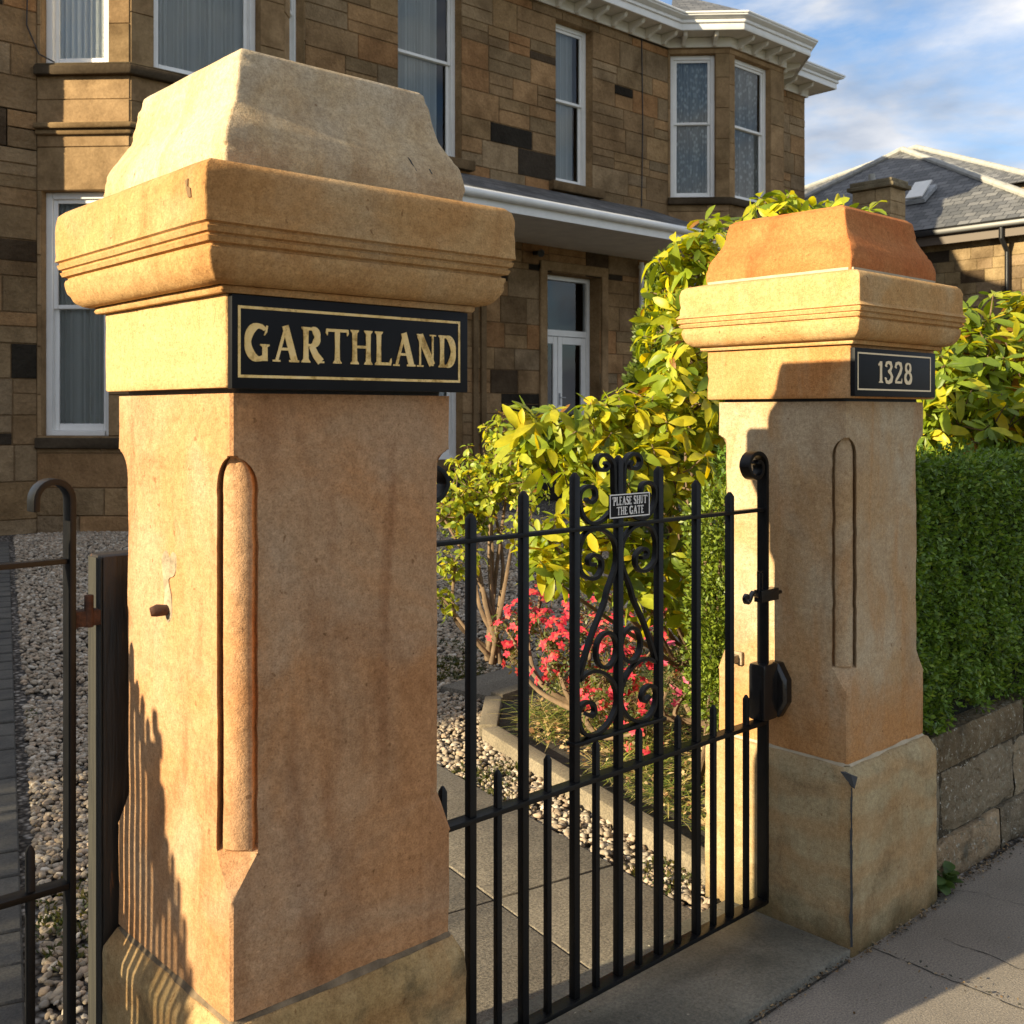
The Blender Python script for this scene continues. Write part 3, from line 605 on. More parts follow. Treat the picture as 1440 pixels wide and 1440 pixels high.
def pillar(cx, cy, hw, mm, seed, label, hl=.315, top=2.106, group='sandstone gate pillars'):
    root = empty('gate_pillar', (cx, cy, 0), label, 'pillar', group)
    turned([(.252, -.04), (.252, .10), (.251, .46), (.249, .475), (.232, .508), (.222, .512)], cx, cy, 'plinth', mm['plinth'], root, seed, .008, .0018, .02)
    turned([(hw + .004, .509), (hw + .001, .515), (hw - .003, .5215)], cx, cy, 'mortar_joint', M['mortar' if hl < .31 else 'dark_mortar'], root, seed, .012, .0065, .004)
    shaft(cx, cy, hw, .518, 1.531, mm['shaft'], root, seed)
    turned([(hw - .012, 1.529), (hw - .012, 1.541)], cx, cy, 'joint', M['slate_dark'], root, seed, .01, .0005, .004)
    turned([(.243, 1.540), (.245, 1.543), (.245, 1.688)], cx, cy, 'neck', mm['neck'], root, seed + 1, .005)
    prof = [(.20, 1.689), (.258, 1.689), (.261, 1.693), (.261, 1.700), (.254, 1.702), (.251, 1.706)] + sm([(.262, 1.699), (.282, 1.705), (.296, 1.722), (.302, 1.742), (.302, 1.753)], 4)[1:] + \
           [(.2985, 1.7545), (.2985, 1.758), (.306, 1.760), (.309, 1.7675), (.3055, 1.769), (.3055, 1.772), (.311, 1.774), (.3135, 1.782), (.3105, 1.7835), (.3105, 1.7865), (.316, 1.789)] + [(hl, 1.80), (hl, 1.862), (hl - .004, 1.876), (hl - .014, 1.885), (.20, 1.905)]
    turned(prof, cx, cy, 'cap_moulding', mm['cap'], root, seed + 2, .004, .0012)
    tp = [(.247, 1.893)] + sm([(.248, 1.905), (.248, 1.93), (.241, 1.958), (.226, 1.985), (.212, 2.012), (.204, 2.045), (.199, 2.075), (.192, top - .006)], 4) + [(.186, top), (.0, top + .012)]
    if hl < .313: turned([(.253, 1.886), (.252, 1.901)], cx, cy, 'mortar_bed', M['mortar'], root, seed, .01, .0045, .004)
    turned(tp, cx, cy, 'capstone', mm['top'], root, seed + 3, .005, .0014)
    return root
def plate(root, x0, x1, z0, z1, y, bw, gm, bm_):
    m_ = MB(); m_.box(x0, x1, y, y + .014, z0, z1); pl = m_.build('name_plate', M['plate'], root, (x0, y, z0), bevel=.0015)
    b0, b1, c0, c1 = bm_; m_ = MB(); yy = y - .0008
    m_.box(b0, b1, yy, y + .0004, c1 - bw, c1); m_.box(b0, b1, yy, y + .0004, c0, c0 + bw); m_.box(b0, b0 + bw, yy + .0001, y + .0004, c0 + bw, c1 - bw); m_.box(b1 - bw, b1, yy + .0001, y + .0004, c0 + bw, c1 - bw)
    m_.build('border_line', gm, pl, (x0, y, z0)); return pl

P1 = pillar(1.048, 1.80, .227, dict(shaft=M['p1_shaft'], neck=M['p1_neck'], cap=M['p1_cap'], top=M['p1_top'], plinth=M['p1_plinth']), 3, 'near sandstone gate pillar with the black GARTHLAND name plate')
p = plate(P1, .806, 1.291, 1.5375, 1.6875, 1.5415, .0045, M['gold'], (.8165, 1.272, 1.5555, 1.670))
lettering('GARTHLAND', .829, 1.262, 1.583, 1.642, 1.5412, M['gold'], p)
P2 = pillar(2.915, 1.79, .221, dict(shaft=M['p2_shaft'], neck=M['p2_neck'], cap=M['p2_cap'], top=M['p2_top'], plinth=M['p2_plinth']), 11, 'far gate pillar with red capstone and black 1328 number plate', hl=.306, top=2.088)
p = plate(P2, 2.668, 3.136, 1.545, 1.679, 1.5315, .0045, M['cream'], (2.682, 3.106, 1.562, 1.667))
lettering('1328', 2.790, 2.992, 1.584, 1.645, 1.5312, M['cream'], p, gap=.05)
# broken latch fitting on the near pillar: a cement patch and a rusty stub
m_ = MB(); ring = []
patch = [(0, .0), (.026, .012), (.030, .045), (.014, .052), (.004, .040), (-.012, .052), (-.030, .040), (-.026, .008), (-.018, -.03), (-.022, -.062), (-.004, -.082), (.014, -.066), (.012, -.03)]
pp = catmull([(a, b) for a, b in patch], 4, True)
m_.loft([[(.8225, 1.800 - q.x, 1.205 + q.y) for q in pp], [(.8190, 1.800 - q.x * .9, 1.205 + q.y * .92) for q in pp]]); m_.build('cement_patch', M['cement'], P1, (.82, 1.8, 1.2), smooth=30)
m_ = MB(); m_.tube([(.825, 1.805, 1.150), (.800, 1.806, 1.152), (.790, 1.809, 1.150)], [.009, .011, .008], 8); m_.tube([(.806, 1.80, 1.150), (.806, 1.825, 1.152)], .007, 6); m_.build('rusty_stub', M['rust'], P1, (.82, 1.8, 1.15), smooth=50)
# slate chip + open joint on the arris of the far plinth
m_ = MB(); m_.loft([[(2.640, 1.560, .5135), (2.658, 1.5375, .5055), (2.689, 1.5350, .494), (2.668, 1.5320, .466), (2.650, 1.545, .490)], [(2.660, 1.556, .510), (2.672, 1.545, .502), (2.688, 1.545, .495), (2.668, 1.545, .470), (2.665, 1.55, .482)]])
m_.build('slate_chip', M['slate_dark'], P2, (2.66, 1.54, .49))
m_ = MB(); rings = []; zz = .470
for i in range(90):
    z = .468 - .0049 * i; w_ = max(.0001, .0013 + .0030 * noise.noise(Vector((0, 3, z * 22))) + .0016 * noise.noise(Vector((5, 3, z * 90))) + (.0008 if z < .3 else -.0004)); ox = .0022 * noise.noise(Vector((9, 0, z * 14)))
    rings.append([(2.6615 - w_ + ox, 1.5398 + w_ * .5 - ox, z), (2.6615 + w_ + ox, 1.5362 - w_ * .3, z), (2.667, 1.5425, z)])
m_.loft(rings); m_.build('crack', M['slate_dark'], P2, (2.66, 1.54, .25))
# old knocks and saw marks
for nm, P_ in (('chip', [(.7315, 1.549, 1.856), (.7315, 1.540, 1.858), (.7315, 1.541, 1.846), (.7315, 1.532, 1.842), (.7315, 1.529, 1.828), (.7315, 1.540, 1.829), (.7315, 1.545, 1.840)]),):
    m_ = MB(); m_.loft([[(x, y, z) for x, y, z in P_], [(x + .012, y, z) for x, y, z in P_]]); m_.build(nm, simple('knocked_stone', (.17, .10, .045), .95), P1, (.73, 1.6, 1.84))
for a_, b_ in (((1.1656, 1.5600, 1.964), (1.186, 1.5545, 1.930)), ((1.210, 1.5580, 1.950), (1.218, 1.5550, 1.938))):
    m_ = MB(); m_.tube([Vector(a_).lerp(Vector(b_), k / 6) + Vector((random.uniform(-.001, .001), 0, 0)) for k in range(7)], [.0004, .0016, .0020, .0014, .0022, .0013, .0004], 5); m_.build('scratch', M['slate_dark'], P1, a_)
# strike plate and lock keeper for the gate
m_ = MB(); hp = [(1.795 + .052 * cos(a), .690 + .086 * sin(a)) for a in [radians(22.5 + 45 * i) for i in range(8)]]
hp2 = [(1.795 + .042 * cos(a), .690 + .076 * sin(a)) for a in [radians(22.5 + 45 * i) for i in range(8)]]
m_.loft([[(2.693, a, b) for a, b in hp], [(2.668, a, b) for a, b in hp], [(2.660, a, b) for a, b in hp2]]); m_.build('lock_keeper', M['iron_gloss'], P2, (2.69, 1.8, .69), bevel=.003)
m_ = MB(); m_.box(2.682, 2.694, 1.915, 1.962, .735, .775); m_.box(2.650, 2.69, 1.925, 1.945, .742, .766); m_.build('old_bracket', M['cement'], P2, (2.69, 1.93, .75), bevel=.004)

# ------------------------------------------------------------------ gates
TOPC = [(2.0, 1.285), (1.9838, 1.3015), (1.9816, 1.3549), (1.9751, 1.3788), (1.9533, 1.3942), (1.9276, 1.3919), (1.9171, 1.3747), (1.9276, 1.3598), (1.949, 1.3576), (1.9598, 1.3675), (1.951, 1.3757)]
MIDC = [(1.8812, 1.2893), (1.8979, 1.2797), (1.9148, 1.2904), (1.9106, 1.3139), (1.8854, 1.3194), (1.8626, 1.3076), (1.8585, 1.2818), (1.8688, 1.2526), (1.8938, 1.2307), (1.9233, 1.2287), (1.9533, 1.2413), (1.9820, 1.2632), (1.993, 1.30)]
SC = [(1.9148, 1.1274), (1.8938, 1.1294), (1.8917, 1.144), (1.9106, 1.151), (1.934, 1.1372), (1.9361, 1.1136), (1.9191, 1.0949), (1.8896, 1.0951), (1.8646, 1.1121), (1.8564, 1.1387), (1.8585, 1.1728), (1.8771, 1.2031), (1.9106, 1.2130), (1.949, 1.2063), (1.9794, 1.1833), (1.9904, 1.1557), (1.9904, 1.1261), (1.9794, 1.0975), (1.9577, 1.0585), (1.9447, 1.0248), (1.9106, .9707), (1.8854, .9222), (1.8646, .8735), (1.8564, .8516)]
CC = [(1.8812, .7669), (1.9022, .7571), (1.9127, .7697), (1.9022, .7891), (1.8771, .7937), (1.8584, .7827), (1.8564, .754), (1.8688, .7261), (1.8938, .711), (1.9276, .7114), (1.962, .728), (1.9882, .7585), (1.9926, .7933), (1.9794, .8252), (1.9533, .8502), (1.9191, .8647), (1.8854, .8644), (1.8580, .8509)]
XC, YG = 2.0, 1.80
def gate(name, label, cat, x_hinge, bars, y, curl_l, curl_r, xl, xr, xc, dx, zb, full=True, ymat='iron', group=None):
    mt = M[ymat]; root = empty(name, (x_hinge, y, 0), label, cat, group); b = .0095
    def part(n_, mbx, x, **k): return mbx.build(n_, mt, root, (x, y, 0), **k)
    # frame uprights with rolled tops
    for x, cu in ((xl, curl_l), (xr, curl_r)):
        sgn = 1 if x == xl else -1
        if cu == 'scroll':
            m_ = MB(); pts = [(x, zb), (x, zb + .4), (x, 1.30), (x, 1.345)]
            c_ = (x + sgn * .046, 1.345)
            pts += [(c_[0] - sgn * .046 * cos(a) * (1 - .10 * i / 12), c_[1] + .040 * sin(a) * (1 - .10 * i / 12)) for i, a in enumerate([radians(15 * k) for k in range(1, 13)])]
            R = .043
            pts += [(c_[0] + sgn * cos(radians(-18 * k)) * (R - k * .0021) - sgn * .003, c_[1] + sin(radians(-18 * k)) * (R - k * .0021)) for k in range(1, 18)]
            m_.ribbon(pts, .0115, .034, y); part('gate_post', m_, x, bevel=.0015)
        elif cu == 'hook':
            m_ = MB(); pts = [(x, zb), (x, 1.0), (x, 1.335)] + [(x - .033 + .033 * cos(radians(a)), 1.335 + .035 * sin(radians(a))) for a in range(15, 181, 15)] + [(x - .066, 1.315)]
            m_.ribbon(pts, .012, .038, y); part('gate_post', m_, x, bevel=.0015)
        else:
            m_ = MB(); m_.box(x - .006, x + .006, y - .018, y + .018, zb, 1.3); part('gate_post', m_, x, bevel=.0015)
    a, c = xl + .006, xr - .006
    m_ = MB(); m_.box(a, c, y - .011, y + .011, 1.213, 1.223); part('top_rail', m_, a, bevel=.0015)
    m_ = MB(); m_.box(a, c, y - .017, y + .017, .598, .610); part('middle_rail', m_, a, bevel=.0015)
    m_ = MB(); m_.box(a, c, y - .019, y + .019, zb, zb + .012); part('bottom_rail', m_, a, bevel=.0015)
    for x, zt in bars:
        m_ = MB(); q = b if zt > 1 else .0072; zt_ = zt - .012
        m_.loft([[(x - q, y - q, zb + .012), (x + q, y - q, zb + .012), (x + q, y + q, zb + .012), (x - q, y + q, zb + .012)], [(x - q, y - q, zt_), (x + q, y - q, zt_), (x + q, y + q, zt_), (x - q, y + q, zt_)],
                 [(x - q * .35, y - q * .35, zt), (x + q * .35, y - q * .35, zt), (x + q * .35, y + q * .35, zt), (x - q * .35, y + q * .35, zt)]])
        part('tall_bar' if zt > 1 else 'short_bar', m_, x, bevel=.0012)
    m_ = MB(); m_.box(xc - .172, xc + .172, y - .016, y + .016, .697, .707); part('scroll_rail', m_, xc, bevel=.003)
    for sg in (1, -1):
        fx = lambda P: [(xc + (p[0] - XC) * sg, p[1]) for p in P]
        for nm, P in (('top_scroll', TOPC), ('upper_scroll', MIDC), ('heart_scroll', SC), ('lower_scroll', CC)):
            m_ = MB(); Q = [(v.x, v.y) for v in catmull(fx(P), 4)]; m_.ribbon(Q, .0088, .0145 if nm != 'top_scroll' else .016, y); part(nm, m_, xc, smooth=30)
        m_ = MB(); rc = [(xc - sg * .0455 + .0375 * cos(a), .9105 + .0435 * sin(a)) for a in [radians(15 * k) for k in range(25)]]
        m_.ribbon(rc, .0085, .0145, y); part('ring', m_, xc, smooth=30)
    return root
full = [(1.5162, 1.277), (1.6747, 1.319), (1.8433, 1.355), (2.0, 1.393), (2.156, 1.360), (2.3138, 1.317), (2.4640, 1.277)]
short = [(x, .695) for x in (1.437, 1.5958, 1.7524, 1.9182, 2.078, 2.235, 2.3893, 2.5420)]
G1 = gate('iron_gate', 'black wrought iron garden gate carrying the PLEASE SHUT THE GATE sign', 'gate', 1.345, full + short, YG, 'scroll', 'scroll', 1.352, 2.6255, 2.0, .158, .078)
# the little sign
m_ = MB(); m_.box(1.9464, 2.0967, YG - .020, YG - .016, 1.238, 1.297); sg = m_.build('gate_sign', M['plate'], G1, (1.9464, YG - .02, 1.238))
m_ = MB(); e = .0028; yy = YG - .0206
m_.box(1.9464, 2.0967, yy, YG - .0198, 1.297 - e, 1.297); m_.box(1.9464, 2.0967, yy, YG - .0198, 1.238, 1.238 + e); m_.box(1.9464, 1.9464 + e, yy, YG - .0198, 1.238 + e, 1.297 - e); m_.box(2.0967 - e, 2.0967, yy, YG - .0198, 1.238 + e, 1.297 - e)
m_.build('sign_border', M['white'], sg, (1.9464, YG - .02, 1.238))
lettering("'PLEASE SHUT'", 1.9555, 2.0880, 1.2695, 1.2905, YG - .0202, M['white'], sg, gap=.05)
lettering("THE GATE", 1.9720, 2.0740, 1.2450, 1.2655, YG - .0202, M['white'], sg, gap=.05)
# latch and lock
m_ = MB(); m_.ribbon([(v.x, v.y) for v in catmull([(2.520, .975), (2.513, .985), (2.505, .975), (2.513, .963), (2.527, .968), (2.545, .990), (2.565, .975), (2.59, .972), (2.66, .972)], 4)], .008, .012, YG - .022)
m_.box(2.570, 2.655, YG - .034, YG - .008, .958, .992); m_.box(2.560, 2.566, YG - .03, YG - .024, .985, 1.045); m_.box(2.576, 2.582, YG - .03, YG - .024, .985, 1.045); m_.box(2.560, 2.582, YG - .03, YG - .024, 1.042, 1.048)
m_.tube([(2.66, YG - .02, .975), (2.685, YG - .02, .975)], .006, 8); m_.build('latch', M['iron_gloss'], G1, (2.58, YG, .97), bevel=.002)
m_ = MB(); m_.box(2.590, 2.664, YG - .028, YG + .028, .610, .775); m_.build('lock_case', M['iron_gloss'], G1, (2.6, YG, .69), bevel=.012)

dg = 2.07; db = []
xx = .745 - .072 - .079
while xx > -2.05: db.append((xx, 1.27 + .05 * abs(sin(xx * 4)))); xx -= .158
sb = [(x + .079, .695) for x, _ in db] + [(db[-1][0] - .079, .695)]
G2 = gate('drive_gate', 'dull black iron drive gate with a hooked post left of the near pillar', 'gate', .745, db + sb, dg, 'plain', 'hook', -2.10, .745, -.60, .158, .05)
m_ = MB(); m_.tube([(.752, dg, 1.105), (.815, dg, 1.105)], .009, 10); m_.tube([(.778, dg - .01, 1.088), (.778, dg - .01, 1.150)], .009, 10); m_.box(.752, .80, dg - .014, dg + .014, 1.090, 1.120); m_.build('hinge', M['rust'], G2, (.78, dg, 1.1), bevel=.003)
G3 = gate('drive_gate', 'second leaf of the iron drive gate, further left', 'gate', -4.76, [(-4.68 + .158 * i, 1.27) for i in range(16)] + [(-4.60 + .158 * i, .695) for i in range(16)], dg, 'plain', 'plain', -4.75, -2.12, -3.4, .158, .05)
m_ = MB(); m_.box(.802, .960, 2.052, 2.125, -.02, 1.222); wp = m_.build('gate_stop_post', M['wood'], None, (.80, 2.05, 0), bevel=.006); tag(wp, 'tarred black wooden post bolted behind the near pillar', 'post')
m_ = MB(); m_.box(.7995, .8015, 2.056, 2.121, -.02, 1.217); m_.build('weathered_side', M['greywood'], wp, (.80, 2.05, 0))
P0 = pillar(-5.0, 1.80, .227, dict(shaft=M['p1_shaft'], neck=M['p1_neck'], cap=M['p1_cap'], top=M['p1_top'], plinth=M['p1_plinth']), 23, 'plain sandstone pillar at the far left end of the drive gates')
#@@HOUSE
# ------------------------------------------------------------------ masonry
PAL = [(.31, .20, .105), (.36, .235, .12), (.27, .18, .098), (.39, .235, .115), (.34, .24, .14), (.37, .20, .09), (.29, .20, .11)]
LIGHTB = [(.30, .215, .13), (.26, .19, .115)]; DARKB = [(.034, .028, .021), (.055, .042, .030), (.09, .062, .038)]
def bcol(pal=PAL, dark=.12, light=.06, k=1.0):
    r = random.random(); c = random.choice(DARKB) if r < dark else random.choice(LIGHTB) if r < dark + light else random.choice(pal)
    j = random.uniform(.88, 1.12) * k; return tuple(x * j for x in c)
def frame2(p0, p1):
    p0, p1 = Vector(p0), Vector(p1); d = (p1 - p0); L_ = d.length; d.normalize(); return p0, d.to_3d(), Vector((d.y, -d.x, 0)), L_
def wall_panel(p0, p1, z0, z1, ops, par, core_m, block_m, mode='rubble', thick=.3, pal=PAL, dark=.10, light=.06, course=(.30, .42), bw=(.40, .95), name='wall', k=1.0, joint=.010):
    """core with real openings, blocks proud of it; ops = (s0,s1,z0,z1) along the run"""
    p0, d, nn, L_ = frame2(p0, p1); o3 = p0.to_3d(); m_ = MB(); m_.col = tuple(x * .70 for x in pal[0]) if mode != 'dressed' else tuple(x * .75 for x in pal[0])
    ss = sorted({0, L_, *[o[0] for o in ops], *[o[1] for o in ops]}); zz = sorted({z0, z1, *[o[2] for o in ops], *[o[3] for o in ops]})
    inside = lambda s, z: any(o[0] < s < o[1] and o[2] < z < o[3] for o in ops)
    idx = {}
    def q(a, b, c, e): m_.add([a, b, c, e], [(0, 1, 2, 3)])
    W = lambda s, z, dep=0: o3 + d * s + Vector((0, 0, z)) - nn * dep
    for s0, s1 in zip(ss[:-1], ss[1:]):
        for a, b in zip(zz[:-1], zz[1:]):
            if not inside((s0 + s1) / 2, (a + b) / 2): q(W(s0, a), W(s1, a), W(s1, b), W(s0, b))
    for o in ops:
        m_.col = tuple(x * 1.0 for x in pal[1])
        s0, s1, a, b = o; e = .0
        q(W(s0, a), W(s0, b), W(s0, b, thick), W(s0, a, thick)); q(W(s1, a), W(s1, a, thick), W(s1, b, thick), W(s1, b))
        q(W(s0, b), W(s1, b), W(s1, b, thick), W(s0, b, thick)); q(W(s0, a), W(s0, a, thick), W(s1, a, thick), W(s1, a))
    core = m_.build(name, block_m, par, tuple(o3)) if False else None
    # blocks
    def block(s0, s1, a, b, c):
        j = joint / 2; m_.col = c; pr = .012 + random.uniform(-.003, .004); s0 += j; s1 -= j; a += j; b -= j
        if s1 - s0 < .02 or b - a < .02: return
        e = .006; P = [W(s0, a, 0), W(s1, a, 0), W(s1, b, 0), W(s0, b, 0), W(s0 + e, a + e, -pr), W(s1 - e, a + e, -pr), W(s1 - e, b - e, -pr), W(s0 + e, b - e, -pr)]
        m_.add(P, [(4, 5, 6, 7), (0, 1, 5, 4), (1, 2, 6, 5), (2, 3, 7, 6), (3, 0, 4, 7)])
    z = z0
    while z < z1 - .02:
        h = random.uniform(*course); nb = [b for b in zz if z + .05 < b < z + h * 1.35]
        t_ = min(nb) if nb else min(z + h, z1)
        if z1 - t_ < .12: t_ = z1
        # free intervals
        iv = [(0, L_)]
        for o in ops:
            if o[2] < t_ - .01 and o[3] > z + .01:
                new = []
                for a, b in iv:
                    if o[1] <= a or o[0] >= b: new.append((a, b)); continue
                    if o[0] > a: new.append((a, o[0]))
                    if o[1] < b: new.append((o[1], b))
                iv = new
        for a, b in iv:
            s = a
            while s < b - .01:
                w_ = random.uniform(*bw); e = s + w_
                if b - e < bw[0] * .6: e = b
                if mode == 'rubble' and random.random() < .35 and t_ - z > .24:
                    mid = z + (t_ - z) * random.uniform(.4, .6); c1 = bcol(pal, dark, light, k)
                    block(s, e, z, mid, c1); block(s, e, mid, t_, bcol(pal, dark, light, k) if random.random() < .6 else c1)
                else: block(s, e, z, t_, bcol(pal, dark, light, k))
                s = e
        z = t_
    return m_.build(name, block_m, par, tuple(o3))
def window(p0, d, nn, s0, s1, z0, z1, par, rec=.14, kind='sash', cur='curtain', name='window', meet=.47, cside=None):
    """timber sash window in an opening: frame > pane, curtain, sash bars"""
    o3 = Vector((p0[0], p0[1], 0)); W = lambda s, z, dep=0: o3 + d * s + Vector((0, 0, z)) - nn * dep
    def bar(m_, a, b, c, e, dep, th): m_.obox(W(a, c, dep), d * (b - a), -nn * th, (0, 0, e - c))
    m_ = MB(); f = .075
    bar(m_, s0, s0 + f, z0, z1, rec, .10); bar(m_, s1 - f, s1, z0, z1, rec, .10); bar(m_, s0 + f, s1 - f, z1 - f, z1, rec, .10); bar(m_, s0 + f, s1 - f, z0, z0 + .06, rec - .02, .12)
    fr = m_.build(name, M['white'], par, tuple(W(s0, z0, rec)), bevel=.006, seg=1)
    if kind == 'sash':
        zm = z0 + (z1 - z0) * (1 - meet); r = .05
        for nm, a, b, dp in (('upper_sash', zm - .02, z1 - f, rec + .025), ('lower_sash', z0 + .06, zm + .02, rec + .06)):
            m_ = MB(); x0, x1 = s0 + f, s1 - f
            bar(m_, x0, x0 + r, a, b, dp, .035); bar(m_, x1 - r, x1, a, b, dp, .035); bar(m_, x0 + r, x1 - r, b - .045, b, dp, .035); bar(m_, x0 + r, x1 - r, a, a + (.075 if nm[0] == 'l' else .045), dp, .035)
            m_.build(nm, M['white'], fr, tuple(W(x0, a, dp)), bevel=.004, seg=1)
            m_ = MB(); m_.add([W(x0 + r - .005, a + .03, dp + .018), W(x1 - r + .005, a + .03, dp + .018), W(x1 - r + .005, b - .03, dp + .018), W(x0 + r - .005, b - .03, dp + .018)], [(0, 1, 2, 3)])
            m_.build('pane', M['glass'], fr, tuple(W(x0, a, dp + .018)))
    elif kind == 'door':
        zt = z1 - .95; m_ = MB(); x0, x1 = s0 + f, s1 - f; xm = (x0 + x1) / 2 - .12
        bar(m_, x0, x1, zt - .04, zt + .06, rec + .02, .06); m_.build('transom', M['white'], fr, tuple(W(x0, zt, rec)))
        m_ = MB(); m_.add([W(x0 - .01, zt + .05, rec + .05), W(x1 + .01, zt + .05, rec + .05), W(x1 + .01, z1 - f + .01, rec + .05), W(x0 - .01, z1 - f + .01, rec + .05)], [(0, 1, 2, 3)]); m_.build('pane', M['glass'], fr, tuple(W(x0, zt, rec + .05)))
        for a, b in ((x0, xm - .005), (xm + .005, x1)):
            m_ = MB(); r = .10; bar(m_, a, a + r, z0 + .06, zt - .05, rec + .03, .05); bar(m_, b - r, b, z0 + .06, zt - .05, rec + .03, .05); bar(m_, a + r, b - r, zt - .17, zt - .05, rec + .03, .05); bar(m_, a + r, b - r, z0 + .06, z0 + .26, rec + .03, .05)
            m_.build('door_leaf', M['white'], fr, tuple(W(a, z0, rec)), bevel=.005, seg=1)
            m_ = MB(); m_.add([W(a + r - .01, z0 + .25, rec + .055), W(b - r + .01, z0 + .25, rec + .055), W(b - r + .01, zt - .16, rec + .055), W(a + r - .01, zt - .16, rec + .055)], [(0, 1, 2, 3)]); m_.build('pane', M['glass'], fr, tuple(W(a, z0, rec + .055)))
        m_ = MB(); bar(m_, xm + .02, xm + .05, z0 + 1.0, z0 + 1.2, rec + .015, .012); bar(m_, xm + .03, xm + .15, z0 + 1.12, z0 + 1.135, rec - .01, .012); m_.build('handle', M['lead'], fr, tuple(W(xm, z0 + 1, rec)))
    # curtains
    if cur:
        runs = [(s0 + f, s1 - f)] if cside is None else cside
        for (a, b) in runs:
            n_ = max(24, int((b - a) * 90)); vs = []
            for i in range(n_ + 1):
                s = a + (b - a) * i / n_; dep = rec + .13 + .022 * sin(i * .95 + s * 7) + .012 * sin(i * 2.3)
                for z in (z0 + .02, (z0 + z1) / 2, z1 - .05): vs.append(W(s, z, dep))
            m_ = MB(); m_.add(vs, [(i * 3 + j, (i + 1) * 3 + j, (i + 1) * 3 + j + 1, i * 3 + j + 1) for i in range(n_) for j in range(2)]); m_.build('curtain', M[cur], fr, tuple(W(a, z0, rec + .2)), smooth=70)
    return fr
def stone(m_, p0, d, nn, s0, s1, z0, z1, out, dep=.0, c=None):
    o3 = Vector((p0[0], p0[1], 0)); m_.col = c or bcol(DR, 0, 0); m_.obox(o3 + d * s0 + Vector((0, 0, z0)) + nn * out, d * (s1 - s0), -nn * (out + dep), (0, 0, z1 - z0))
DR = [(.32, .215, .115), (.34, .225, .12), (.30, .205, .11), (.36, .24, .13)]

HZ = -.02; YM = 12.26
villa = empty('stone_villa', (11, YM, .18), 'brown sandstone villa with bay windows and white timber eaves behind the pillars', 'house')
XL, XR = 2.86, 19.36
bayL = [(4.06, YM), (4.80, 11.52), (6.72, 11.52), (7.46, YM)]
bayR = [(14.94, YM), (15.71, 11.49), (17.42, 11.49), (18.19, YM)]
def ops_abs(x0, ops): return [(a - x0, b - x0, c, e) for a, b, c, e in ops]
# main wall runs
wall_panel((XL, YM), (4.06, YM), HZ, 8.2, [], villa, None, M['ashlar'])
mainops = [(8.85, 10.16, .80, 3.85), (11.92, 13.15, .62, 3.75), (8.98, 10.14, 5.25, 8.0), (12.12, 12.97, 5.22, 7.86)]
wall_panel((7.46, YM), (14.94, YM), HZ, 8.2, ops_abs(7.46, mainops), villa, None, M['ashlar'])
wall_panel((18.19, YM), (XR, YM), HZ, 8.2, [], villa, None, M['ashlar'])
wall_panel((XR, YM), (XR, 24), HZ, 8.2, [], villa, None, M['ashlar']); wall_panel((XL, 24), (XL, YM), HZ, 8.2, [], villa, None, M['ashlar'])
dM, nM = Vector((1, 0, 0)), Vector((0, -1, 0))
window((0, YM), dM, nM, 8.85, 10.16, .80, 3.85, villa, cur='curtain'); window((0, YM), dM, nM, 8.98, 10.14, 5.25, 8.0, villa, cside=[(9.06, 9.9)])
window((0, YM), dM, nM, 12.12, 12.97, 5.22, 7.86, villa, cside=[(12.2, 12.75)]); window((0, YM), dM, nM, 11.92, 13.15, .62, 3.75, villa, kind='door', cur=None, name='door', rec=.22)
# door surround, sills, base course, steps
m_ = MB()
for a, b in ((11.74, 11.90), (13.17, 13.33)): stone(m_, (0, YM), dM, nM, a, b, .2, 3.92, .05)
stone(m_, (0, YM), dM, nM, 11.74, 13.33, 3.77, 3.93, .055); m_.build('door_surround', M['dressed'], villa, (11.7, YM, 0), bevel=.012, seg=1)
for a, b, z in ((8.8, 10.32, 5.25), (11.95, 13.15, 5.22), (8.75, 10.26, .80)):
    m_ = MB(); stone(m_, (0, YM), dM, nM, a, b, z - .15, z, .13, .14, (.16, .105, .055)); m_.build('window_sill', M['dressed'], villa, (a, YM, z), bevel=.02)
m_ = MB()
for a, b, z in ((8.9, 10.3, 7.98),):
    pass
m_.col = (.030, .030, .030)
for a, b in ((7.5, 11.5), (13.6, 14.9)): stone(m_, (0, YM), dM, nM, a, b, .0, .66, .07, 0, (.040, .038, .034))
m_.build('base_course', M['dressed'], villa, (8, YM, 0), bevel=.02)
m_ = MB()
for i in range(3): stone(m_, (0, YM), dM, nM, 11.3, 13.7, .16 + i * .15, .31 + i * .15, 1.3 - i * .32, 0, (.06, .056, .05))
m_.build('door_steps', M['dressed'], villa, (11.3, YM, .2), bevel=.012)
rl = MB()
for i in range(9): rl.tube([(11.35 , YM - .15 - i * .14, .55), (11.35, YM - .15 - i * .14, 1.30)], .011, 6)
rl.tube([(11.35, YM - .1, 1.31), (11.35, YM - 1.4, 1.31)], .017, 6); rl.build('step_railing', M['black_pipe'], villa, (11.3, YM - .7, .6))
# upright dressed shafts beside the near window (porch pilaster)
m_ = MB()
for a in (10.34, 10.50): stone(m_, (0, YM), dM, nM, a, a + .10, .2, 4.05, .06, 0, (.21, .14, .075))
m_.build('pilaster', M['dressed'], villa, (10.3, YM, 0), bevel=.02)
# wall lamp / camera near the door
m_ = MB(); m_.tube([(11.62, YM - .02, 4.02), (11.62, YM - .16, 4.02)], .035, 10); m_.tube([(11.50, YM - .30, 3.97), (11.66, YM - .14, 4.02)], .055, 12); m_.build('wall_lamp', M['black_pipe'], villa, (11.6, YM - .1, 4), smooth=40)

